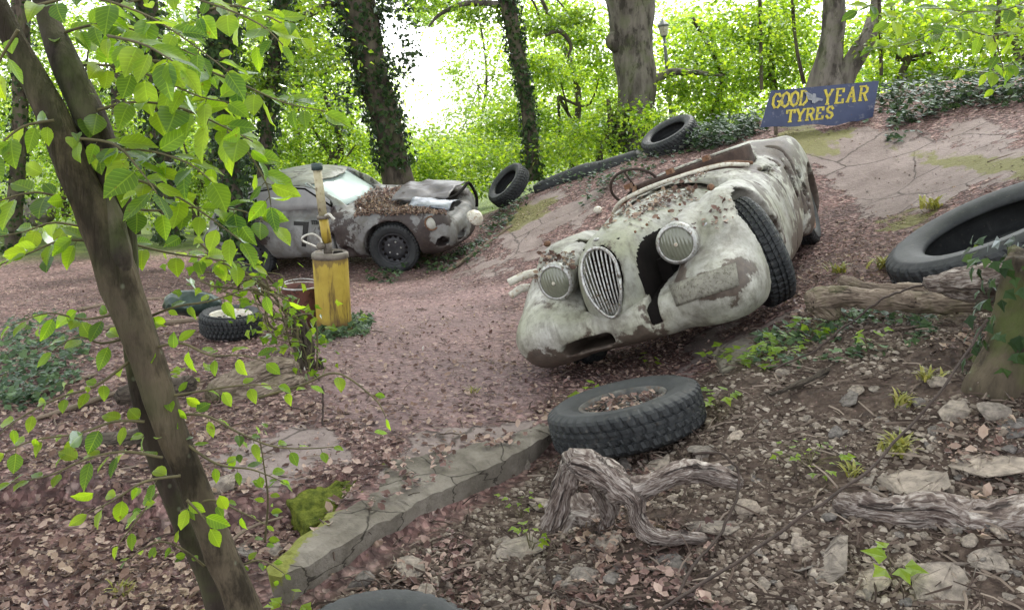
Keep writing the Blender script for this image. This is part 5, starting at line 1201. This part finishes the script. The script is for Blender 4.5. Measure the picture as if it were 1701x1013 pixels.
def weed(px, py, n, L, label):
    p = G(px, py); rg = np.random.default_rng(int(px+py)); a = rg.random(n)*2*pi
    TV = np.array([[-.07,0,0],[.07,0,0],[.09,.4,.18],[-.09,.4,.18],[.05,.8,.16],[-.05,.8,.16],[0,1.1,0]]); TF = np.array([[0,1,2],[0,2,3],[3,2,4],[3,4,5],[5,4,6]])
    P = p+np.stack([.03*rg.normal(size=n), .03*rg.normal(size=n), 0*a+.005], 1)*L/.1; f = np.stack([np.cos(a), np.sin(a), .3+.9*rg.random(n)], 1); u = -np.stack([np.cos(a), np.sin(a), 0*a], 1)*.6+[0,0,.8]
    o = mesh('weed', *leaves((TV, TF), P, f, u, L*(.6+.6*rg.random(n))), L_yel, None, False); recenter(o); tag(o, label, 'weed')
for a in [(1498,672,34,.07,'yellow weed nearest the long grey stone'),(1545,635,34,.07,'yellow weed below the pale log end'),(1495,750,60,.09,'largest yellow weed above the layered slates'),(1418,785,24,.06,'yellow weed where the dark cable crosses'),
          (1545,350,40,.14,'dry weed tuft on the bank above the lorry tyre'),(1390,455,30,.10,'dry fern tuft left of the lorry tyre'),(1470,445,40,.11,'dry yellow fern touching the lorry tyre'),(700+85,650,20,.05,'dry weed in the middle of the path'),(195,935,24,.06,'yellowing weed left of the leaning tree foot'),(950,555+25,20,.05,'weed under the roadster nose')]: weed(*a)
x, y = 0, 0
# draped dead creeper with leaves left of the drum
rg = np.random.default_rng(31); mb = MB()
cc = [W(a, b, 5.1) for a, b in ((330,440),(380,455),(430,480),(470,520),(500,560),(510,620))]
for k in range(20):
    P = np.array(cc)+rg.normal(size=(6, 3))*[.06,.10,.07]; P[-1][2] -= rg.random()*.15; s0 = rg.integers(0, 3); mb.add(*tube(curve(P[s0:s0+rg.integers(3, 5)], 16), .004+.004*rg.random(), 5))
cr = empty('withered_creeper'); tag(cr, 'withered creeper with pale leaves draped over the rotten tree stub', 'creeper'); mb.build('stems', M_stem, cr)
Pc = curve(cc, 60); k = rg.integers(0, 60, 230); P = Pc[k]+rg.normal(size=(230, 3))*[.11,.14,.10]; mesh('leaves', *leaves('ivy', P, rnd_dirs(230, rg)-[0,0,.8], rnd_dirs(230, rg)+[0,-.6,.3], .035+.045*rg.random(230)), L_mid, cr, False)

# ================================================================== trees behind
def trunk_px(name, pts, mat, parent, seg=20, rough=.22, n=40, sc=5, seed=0):
    P, r = from_px(pts, n); return mesh(name, *tube(P, r, seg, rough, sc, seed), mat, parent)
def ivy_on(parent, pts, n, size, thick, seed, mat=None, lo=0., hi=1.):
    rg = np.random.default_rng(seed); P, r = from_px(pts, 60); t = lo+(hi-lo)*rg.random(n); i = np.minimum((t*59).astype(int), 58); a = rg.random(n)*2*pi
    T_, A, B = frames(P); D = A[i]*np.cos(a)[:, None]+B[i]*np.sin(a)[:, None]
    lump = .35+1.3*fbm(a*1.1, P[i, 2]*2.2, 0, seed)**1.5; Q = P[i]+(P[i+1]-P[i])*rg.random(n)[:, None]+D*(r[i]+thick*lump*rg.random(n))[:, None]
    return mesh('ivy', *leaves('ivy', Q, rnd_dirs(n, rg)*.8-[0,0,.7], D+rnd_dirs(n, rg)*.6, size*(.6+.7*rg.random(n))), mat or L_dark, parent, False)
def crown(parent, clumps, size, mat, seed, name='crown', tpl='rhomb', dens=1., flat=.6):
    rg = np.random.default_rng(seed); B = LB_()
    for (px, py, rx, ry, Y, n) in clumps:
        c = W(px, py, Y); B.add(clump(c, (rx*Y/F, rx*Y/F*.8, ry*Y/F), int(n*dens), size, rg, flat, tpl))
    return B.build(name, mat, parent)
# ivy clad tree behind the coupe
t1 = empty('ivy_clad_tree'); tag(t1, 'dark leaning tree hung with ivy directly behind the grey coupe', 'tree')
TP = [(664,318,14,26),(652,262,14,21),(640,200,14,22),(622,130,14,24),(605,60,14,26),(590,-20,14,28),(570,-140,14,28),(545,-300,14,24)]
trunk_px('trunk', TP, M_bark2, t1, 24, .25); trunk_px('root_flare', [(682,318,13.95,12),(672,280,13.95,10),(660,230,13.97,8),(650,190,13.99,5)], M_bark2, t1, 12)
trunk_px('branch', [(590,-10,14,10),(520,20,14.3,6),(470,50,14.6,4),(440,90,14.9,2)], M_bark2, t1, 8)
ivy_on(t1, TP, 2100, .085, .16, 41, lo=.28); ivy_on(t1, TP, 500, .09, .16, 42, lo=.1, hi=.3)
crown(t1, [(572,110,14,70,14,330),(672,70,16,60,14,260),(570,30,30,30,14.2,350),(650,10,30,30,14,250),(560,180,8,40,14,90)], .085, L_dark, 43, 'hanging_ivy', 'ivy')
# thin ivy tree
t2 = empty('ivy_clad_tree'); tag(t2, 'slender ivy covered tree between the ridge tyre and the coupe', 'tree')
TP = [(886,300,15,11),(880,220,15,11),(868,130,15,11),(852,50,15,13),(838,-30,15,14),(825,-160,15,14)]
trunk_px('trunk', TP, M_bark2, t2, 14); ivy_on(t2, TP, 1700, .075, .09, 51)
trunk_px('branch', [(840,10,15,6),(800,5,15,5),(765,8,15,4),(730,25,15,3),(712,45,15,1.5)], M_bark3, t2, 8); trunk_px('branch', [(905,60,15.5,2),(930,52,15.5,4),(948,75,15.5,3),(943,95,15.5,1.5)], M_bark2, t2, 8)
# big beech
t3 = empty('beech_tree'); tag(t3, 'thick grey beech trunk with a burr, behind the lamp post', 'tree')
TP = [(1052,250,16,34),(1054,200,16,32),(1056,140,16,30),(1050,90,16,29),(1048,50,16,30),(1048,15,16,33),(1046,-30,16,38)]
trunk_px('trunk', TP, M_bark3, t3, 36, .5, 60, 2.2); trunk_px('branch', [(1040,20,16,20),(1015,-15,16,16),(990,-60,16,14),(940,-200,16,12)], M_bark3, t3, 14); trunk_px('branch', [(1055,0,16,24),(1085,-50,16,20),(1110,-200,16,16)], M_bark3, t3, 14)
trunk_px('burr', [(1026,55,15.9,7),(1018,68,15.9,12),(1026,84,15.9,8)], M_bark3, t3, 12); trunk_px('branch', [(1080,138,16,9),(1110,122,16,7),(1145,120,16.2,5),(1200,126,16.4,2)], M_bark3, t3, 10)
ivy_on(t3, TP, 900, .09, .10, 53, hi=.2)
# forked tree behind the sign
t4 = empty('forked_tree'); tag(t4, 'smooth grey forked tree right behind the blue sign', 'tree')
trunk_px('trunk', [(1374,150,13,31),(1376,115,13,25),(1382,70,13,19),(1386,10,13,18),(1388,-60,13,18),(1388,-200,13,16)], M_bark3, t4, 24, .35)
trunk_px('branch', [(1394,146,12.9,22),(1408,118,12.9,17),(1426,88,12.9,16),(1444,58,12.9,13),(1452,20,13.3,8),(1462,-30,13.4,8)], M_bark3, t4, 16, .15)
# slim saplings on the ridge
for i, (pts, l) in enumerate([([(1336,140,14,3.5),(1325,90,14,3),(1318,30,14,3),(1316,-40,14,3)], 'thin bare sapling left of the forked tree'), ([(1265,150,15,3),(1264,90,15,3),(1262,-20,15,3)], 'thin straight sapling between lamp post and forked tree'),
                   ([(1464,126,13,3),(1463,80,13,3),(1460,-20,13,3)], 'thin sapling right of the forked tree'), ([(1640,150,13,5),(1655,60,13,4),(1662,-30,13,4)], 'slim sapling at the far right of the ridge')]):
    e = empty('sapling'); tag(e, l, 'sapling'); trunk_px('trunk', pts, M_bark2, e, 8, .1); a, b, Yq, _ = pts[-2]; crown(e, [(a-20, b, 50, 30, Yq, 260), (a+30, b-50, 60, 30, Yq, 260)], .09, L_bg, 200+i)
# left hand ivy trees
LT = [([(395,400,10.8,15),(388,330,10.8,16),(380,240,10.9,17),(372,150,11,18),(366,50,11,20),(360,-60,11,22)], 2600, 'ivy smothered trunk standing left of the coupe door'), ([(428,395,12,12),(436,300,12,11),(446,200,12,10),(456,100,12,10),(468,0,12,10),(474,-80,12,10)], 1500, 'slim dark trunk right of the smothered trunk'),
      ([(282,400,12,13),(274,300,12,14),(262,200,12,15),(250,90,12,17),(240,-40,12,18)], 1700, 'ivy trunk further left behind the young leaves'), ([(205,395,14,9),(200,300,14,9),(196,180,14,10),(190,-20,14,12)], 900, 'narrow far trunk behind the leaning tree'),
      ([(20,420,15,12),(28,300,15,12),(34,150,15,12),(36,-30,15,14)], 700, 'far dark trunk at the left edge of the view')]
for i, (TP, n, l) in enumerate(LT):
    e = empty('ivy_clad_tree'); tag(e, l, 'tree'); trunk_px('trunk', TP, M_bark2, e, 14, .25); ivy_on(e, TP, n, .08, .15, 60+i)
    a, b, Yq, _ = TP[-2]; crown(e, [(a, b+20, 70, 60, Yq+.5, 900), (a+60, b+90, 60, 40, Yq+.8, 500), (a-50, b+120, 50, 40, Yq+1, 400)], .085, L_bg if i % 2 else L_mid, 80+i)
# leafy trees of the wood: name, trunk, clumps
rg = np.random.default_rng(77)
WOOD = [
 ('young beech with bright layered leaves right of the white sky gap', (955,260,19), [(900,250,80,50),(960,180,90,40),(1000,110,70,30),(930,130,60,25),(990,230,70,50),(880,190,50,30),(905,20,70,25),(960,60,50,20),(890,110,50,20),(830,215,40,30)], 19, L_bg, .095, 1200),
 ('bright young beech below the big trunk burr', (1000,250,15.5), [(1010,200,50,40),(1060,185,45,25),(1085,205,60,25),(960,230,60,35)], 15.5, L_bg, .085, 600),
 ('maple with bright leaves behind the lamp post', (1190,190,18), [(1150,90,70,40),(1210,120,70,40),(1180,50,60,30),(1130,140,50,30),(1240,60,60,40),(1180,170,80,28)], 18, L_bg, .11, 800),
 ('bright leafy maple behind the sign', (1290,150,17), [(1290,60,70,50),(1240,20,70,40),(1300,10,70,40),(1330,90,50,35),(1260,130,60,25),(1190,195,60,22)], 17, L_bg, .10, 800),
 ('wide yellow green beech right of the forked tree', (1500,130,16), [(1480,60,80,45),(1560,30,90,40),(1540,90,90,40),(1620,60,80,45),(1680,40,70,50),(1650,120,70,28),(1490,120,70,22),(1590,118,70,20)], 16, L_bg, .10, 1000),
 ('low green bushes right of the ridge trees', (1700,120,15), [(1700,110,80,30),(1760,60,80,60),(1640,10,80,40)], 15, L_bg, .10, 800),
 ('bright hazel behind the coupe bonnet', (720,300,17), [(720,290,80,30),(780,275,80,30),(830,265,60,40),(700,265,50,25),(760,305,90,20)], 17, L_bg, .08, 1100),
 ('leafy tree above the coupe roof', (560,300,17), [(540,230,70,40),(500,180,70,40),(570,190,50,40),(590,240,50,40),(520,270,80,30),(610,280,60,30),(470,250,60,40)], 17, L_bg, .09, 900),
 ('tall green tree left of the ivy clad leaning trunk', (500,260,20), [(500,60,60,60),(480,120,70,50),(540,130,50,40),(440,20,70,50),(520,0,60,40)], 20, L_mid, .11, 900),
 ('hazel behind the left ivy trunks', (330,330,16), [(330,300,80,50),(300,220,80,60),(400,250,60,50),(350,140,80,60),(230,280,60,50),(440,170,50,40)], 16, L_mid, .09, 900),
 ('bright green bush beyond the left ivy trunks', (230,350,18), [(120,300,80,50),(60,260,80,50),(190,260,70,50),(40,330,70,40),(150,350,80,25),(330,350,90,25),(10,180,60,50)], 18, L_bg, .09, 900),
 ('tall tree in the top left corner', (110,300,17), [(60,120,70,50),(150,60,80,50),(220,30,80,50),(30,60,60,60),(300,40,80,50),(160,170,60,50)], 17, L_mid, .10, 900),
 ('leafy bough hanging over the top of the white gap', (850,-40,16), [(740,8,50,12),(790,20,50,12),(700,-5,40,14),(900,45,40,14),(950,30,40,12),(560,20,50,30),(470,60,60,40),(430,140,50,30),(530,90,50,25)], 16, L_mid, .09, 420),
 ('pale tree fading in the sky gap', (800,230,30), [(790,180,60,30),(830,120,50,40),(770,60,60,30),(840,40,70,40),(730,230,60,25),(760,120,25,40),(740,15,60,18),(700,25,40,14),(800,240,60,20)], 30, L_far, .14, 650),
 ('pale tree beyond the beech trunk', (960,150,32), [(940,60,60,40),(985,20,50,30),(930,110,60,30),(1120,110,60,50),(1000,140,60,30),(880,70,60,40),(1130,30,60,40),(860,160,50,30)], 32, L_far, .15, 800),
]
for i, (l, tr, cl, Y, m_, sz, n) in enumerate(WOOD):
    e = empty('leafy_tree'); tag(e, l, 'tree')
    px, py, Yt = tr; top = min(c[1] for c in cl)
    q = .45 if Y > 25 else 1.; Mb = M_bark3 if Y > 25 else M_bark2
    P = [(px, py+60, Yt, 7*q), (px-4, py, Yt, 6*q), (px+rg.normal()*8, (py+top)/2, Yt, 5*q), (cl[0][0], top-20, Yt, 3*q)]; trunk_px('trunk', P, Mb, e, 8, .1)
    for c in cl[:5]: trunk_px('branch', [((px+cl[0][0])/2, (py+top)/2+20, Yt, 3*q), ((px+c[0])/2, (py+c[1])/2-10, Yt, 2.2*q), (c[0], c[1], Yt, 1*q)], Mb, e, 6, .1, 12)
    crown(e, [(c[0], c[1], c[2], c[3], Y+rg.normal()*.8, n) for c in cl], sz, m_, 300+i)
# unseen leaf canopy added above the frame to shade the hollow
def high(e, spots, size, seed, n=520):
    rg = np.random.default_rng(seed); B = LB_()
    for (x, y, z, r) in spots: B.add(clump((x, y, z), (r, r, r*.45), n, size, rg, .7))
    B.build('shade_canopy', L_mid, e)
rgh = np.random.default_rng(4)
for e, cx0, cy0, sd_ in ((t1, -3.5, 10, 1), (t2, .5, 12, 2), (t3, 4, 11, 3), (t4, 7, 8, 4)):
    high(e, [(cx0+rgh.normal()*2.2, cy0+rgh.normal()*2.6, 8.5+rgh.random()*4, 1.5+rgh.random()) for _ in range(11)], .24, 500+sd_)
# understorey that reads as one mass
B = LB_(); rg = np.random.default_rng(99)
for k in range(150):
    Y = 20+rg.random()*16; px = rg.random()*1900-100; base = 330-.10*px if px < 1000 else 225-.08*(px-1000)
    py = base-rg.random()**1.3*(150 if not 640 < px < 820 else 55)-5
    if 630 < px < 830 and 20 < py < 235: continue
    B.add(clump(W(px, py, Y), (1.5, 1.3, .75), 420, .13, rg, .6))
tag(B.build('undergrowth', L_bg), kind='stuff')
B = LB_()
for k in range(190):
    Y = 34+rg.random()*20; px = rg.random()*2000-150; py = rg.random()*330-20
    if 640 < px < 800 and py < 250 and rg.random() < .95: continue
    if 960 < px < 1040 and py < 60 and rg.random() < .8: continue
    if px < 40 and py > 150: continue
    B.add(clump(W(px, py, Y), (2.6, 2.2, 1.3), 330, .22, rg, .6))
for k in range(260):                       # the wood goes on to both sides of the view
    a_ = radians((34+rg.random()*62)*(1 if k % 2 else -1)); r_ = 21+rg.random()*20; q = np.array([r_*sin(a_), r_*cos(a_)]); z_ = float(T0(q[0], q[1]))+rg.random()**1.4*9
    B.add(clump((q[0], q[1], z_), (2.4, 2.4, 1.3), 300, .22, rg, .6))
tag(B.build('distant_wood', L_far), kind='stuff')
B = LB_()
for k in range(70):
    px = rg.random()*1800-50; Y = 15+rg.random()*5; b0 = (335-.11*px if px < 1100 else 205-.09*(px-1100)); B.add(clump(W(px, b0+10+rg.random()*20, Y), (.9,.7,.35), 330, .08, rg, .6))
tag(B.build('low_undergrowth', L_bg), kind='stuff')
# ================================================================== near leaves: leaning tree and overhanging sprays
def leafxy(o):
    TV = leaf_tpl('ovate')[0]; n = len(o.data.vertices)//len(TV); at = o.data.attributes.new('leafxy', 'FLOAT_VECTOR', 'POINT'); at.data.foreach_set('vector', np.tile(TV*[1,1,0], (n, 1)).astype(np.float32).ravel()); return o
t = empty('leaning_tree'); tag(t, 'twin stemmed leaning tree with bright leaves close by on the left', 'tree')
M_bn = bark_mat('olive_smooth_bark', (.022,.017,.011), (.105,.082,.055), 8, .45, (.045,.05,.02), 1.6)
trunk_px('trunk', [(425,1060,2.3,32),(395,980,2.28,30),(350,880,2.25,27),(310,780,2.22,26),(272,680,2.2,27),(235,570,2.2,29),(195,460,2.2,32),(155,350,2.2,29),(112,250,2.2,27),(70,160,2.2,24),(20,60,2.2,19),(-30,-40,2.2,17)], M_bn, t, 36, .2, 110, 14)
trunk_px('second_stem', [(372,1060,2.42,19),(345,960,2.4,19),(300,860,2.36,19),(262,760,2.33,17),(225,620,2.3,15),(215,500,2.27,15),(204,380,2.25,21),(176,270,2.25,27),(146,190,2.25,28),(112,110,2.26,24),(82,40,2.3,18),(60,-40,2.3,15)], bark_mat('dark_stem_bark', (.012,.009,.008), (.05,.038,.03), 10, .3), t, 24, .25, 70, 9, 5)
trunk_px('dead_snag', [(205,480,2.2,10),(200,420,2.18,16),(188,360,2.2,14),(176,310,2.22,6)], M_bark2, t, 10, .5, 24, 14)
rg = np.random.default_rng(123)
tw = MB(); LF = {'P': [], 'f': [], 'u': [], 's': []}
def spray(pts, Y0, Y1, n, size, up=(.0,-.42,.85), drop=.25, jit=1.):
    m = len(pts); P = curve([W(a, b, Y0+(Y1-Y0)*i/(m-1)) for i, (a, b) in enumerate(pts)], 30)
    tw.add(*tube(P, np.linspace(.0042, .0014, 30), 6))
    for i in range(n):
        tt = float(np.clip((i+.6)/n+rg.normal()*.035, .03, .985)) if i < n-1 else .99; k = tt*28; k0 = int(k); p = P[k0]+(P[k0+1]-P[k0])*(k-k0); d = P[min(k0+1, 29)]-P[k0]; d /= np.linalg.norm(d)
        u = np.array(up)+rg.normal(size=3)*.34*jit; u /= np.linalg.norm(u); side = np.cross(u, d); side /= np.linalg.norm(side); sg_ = 1 if i % 2 else -1
        f = side*sg_*(.75+.3*rg.random())+d*(.35+.5*rg.random()); 
        if i == n-1: f = d
        f = f/np.linalg.norm(f); f[2] -= drop*(.6+.8*rg.random()); st = p+f*.012
        tw.add(*tube([p, st], .0011, 4, cap=False)); LF['P'].append(st); LF['f'].append(f); LF['u'].append(u); LF['s'].append(size*(.68+.5*rg.random())*(1-.25*abs(tt-.45)))
        if rg.random() < .35:
            f3 = f+rg.normal(size=3)*.5; LF['P'].append(p+rg.normal(size=3)*.03); LF['f'].append(f3); LF['u'].append(u+rg.normal(size=3)*.4); LF['s'].append(size*(.5+.4*rg.random()))
S = [ # upper sprays reaching right from the stems
 ([(90,60),(170,40),(250,60),(330,95)],2.3,2.1,11,.075), ([(110,110),(190,110),(260,130),(330,160),(380,170)],2.3,2.05,13,.080), ([(60,10),(140,-5),(230,20),(300,60),(380,120)],2.2,2.0,13,.072),
 ([(200,10),(280,-10),(360,10),(430,40),(470,75)],2.3,2.1,12,.068), ([(140,190),(220,170),(300,180),(370,210),(420,235)],2.25,2.0,14,.080), ([(240,100),(320,110),(400,140),(470,170),(540,185)],2.3,2.15,15,.072),
 ([(160,250),(240,250),(310,270),(350,300)],2.2,2.0,10,.078), ([(165,290),(230,300),(300,330),(360,370),(400,400)],2.25,2.05,12,.072), ([(250,180),(330,190),(400,240),(440,300),(450,340)],2.25,2.1,12,.070),
 ([(190,340),(250,350),(320,345),(400,350),(455,375)],2.25,2.1,11,.062), ([(200,400),(280,420),(350,430),(420,440)],2.4,2.3,9,.055), ([(130,230),(190,240),(230,280),(260,320)],2.15,1.95,9,.082),
 ([(330,20),(390,10),(450,30),(500,60)],2.5,2.4,9,.07), ([(180,60),(240,75),(300,110)],2.0,1.85,8,.078), ([(90,200),(40,210),(0,240),(-30,270)],2.1,2.0,8,.07),
 ([(110,330),(60,320),(10,330),(-30,350)],2.2,2.1,8,.07), ([(150,400),(100,400),(50,420),(0,440)],2.2,2.1,9,.072), ([(150,380),(90,370),(40,385),(-10,395)],2.5,2.4,9,.075), ([(30,50),(0,100),(-20,150)],2.0,2.0,5,.07),
 # lower left
 ([(200,520),(140,530),(80,520),(20,540)],2.2,2.1,10,.066), ([(215,560),(170,570),(130,560),(90,580)],2.25,2.15,7,.066), ([(215,600),(160,640),(100,660),(40,690),(0,720)],2.2,2.0,12,.058),
 ([(240,700),(190,700),(130,720),(60,730),(10,750)],2.15,2.0,12,.062), ([(270,760),(210,750),(150,760),(80,790),(20,800)],2.1,1.95,12,.062), ([(300,790),(240,800),(190,830),(150,850)],2.0,1.9,8,.06),
 # centre and right of the stems
 ([(250,580),(300,570),(350,590),(400,590),(440,600)],2.2,2.1,10,.055), ([(240,530),(290,510),(350,500),(420,480),(480,500)],2.3,2.2,9,.055),
 ([(270,660),(330,650),(400,640),(460,640)],2.2,2.15,10,.05), ([(280,690),(340,690),(400,720),(450,740),(500,745),(555,742)],2.2,2.2,13,.045), ([(300,730),(360,770),(420,780),(470,800)],2.2,2.2,10,.045),
 ([(440,900),(445,830),(438,770),(430,720)],2.55,2.5,13,.042), ([(430,660),(500,640),(560,620),(620,660),(640,690)],2.3,2.2,6,.052), ([(300,850),(350,830),(400,850),(440,870)],2.2,2.2,8,.04),
 ([(340,940),(300,910),(260,900),(210,930)],2.3,2.2,9,.04), ([(260,820),(230,860),(200,900)],2.0,1.95,6,.06), ([(310,830),(330,850),(345,870)],2.0,2.0,4,.065), ([(380,950),(430,930),(470,950)],2.3,2.3,6,.035)]
for k_, (a0_, y0_, y1_, n_, s_) in enumerate(S): spray(a0_, y0_, y1_, int(n_*(1.35 if k_ < 14 else .95)), s_*(1.12 if k_ < 19 else .95))
tw.build('twigs', M_stem, t); leafxy(mesh('crown', *leaves('ovate', np.array(LF['P']), np.array(LF['f']), np.array(LF['u']), np.array(LF['s'])), L_near, t, True))
# overhanging branch from the right
Bh = LB_(); rgq = np.random.default_rng(6)
for _ in range(9): Bh.add(clump((rgq.normal()*2.5-2.5, 3+rgq.normal()*2.5, 7+rgq.random()*3, ), (1.5,1.5,.7), 420, .22, rgq, .7))
Bh.build('shade_canopy', L_mid, t)  # unseen canopy added overhead to shade the near ground
t = empty('overhanging_branch'); tag(t, 'leafy beech branch reaching in at the top right corner', 'branch')
tw = MB(); LF = {'P': [], 'f': [], 'u': [], 's': []}
for a in [([(1760,-40),(1690,10),(1620,20),(1540,15),(1470,40)],5,4.6,22,.10), ([(1760,20),(1700,45),(1650,60),(1600,50),(1550,60)],4.6,4.2,18,.09), ([(1760,-10),(1660,-20),(1560,-10),(1480,0),(1420,20)],5.4,5.2,22,.11),
          ([(1650,60),(1660,90),(1668,120)],4.2,4.2,5,.07), ([(1750,60),(1690,100),(1640,120),(1580,110)],6,5.8,16,.11), ([(1600,20),(1540,60),(1500,75),(1450,80)],6,5.8,16,.11), ([(1780,100),(1720,120),(1650,150)],6,6,10,.1)]: spray(*a, drop=.1)
tw.build('twigs', M_stem, t); leafxy(mesh('leaves', *leaves('ovate', np.array(LF['P']), np.array(LF['f']), np.array(LF['u']), np.array(LF['s'])), L_near, t, True))
def blob(name, px, py, Y, s, mat, label, cat, seed):
    V, Q = surfnet(lambda x, y, z: ellip(x, y, z, (0,0,0), s)+(fbm(x*7, y*7, z*7, seed)-.5)*.10, (-s[0]*1.4,-s[1]*1.4,-s[2]*1.4), (s[0]*1.4,s[1]*1.4,s[2]*1.4), max(s)/16)
    o = mesh(name, V, Q, mat, loc=W(px, py, Y)); tag(o, label, cat)
blob('crushed_fuel_tank', 322, 505, 6.6, (.22,.14,.10), simple('green_black_tin', (.015,.025,.02), (.05,.075,.065), 6, .3, .3), 'crushed dark green fuel tank behind the small grey tyre', 'fuel tank', 4)
blob('white_stand_in', 62, 352, 17., (.35,.25,.30), M_rock, 'pale stand-in for a striped white thing far away at the left edge', 'boulder', 6)  # rock-coloured blob standing in for a distant striped white thing
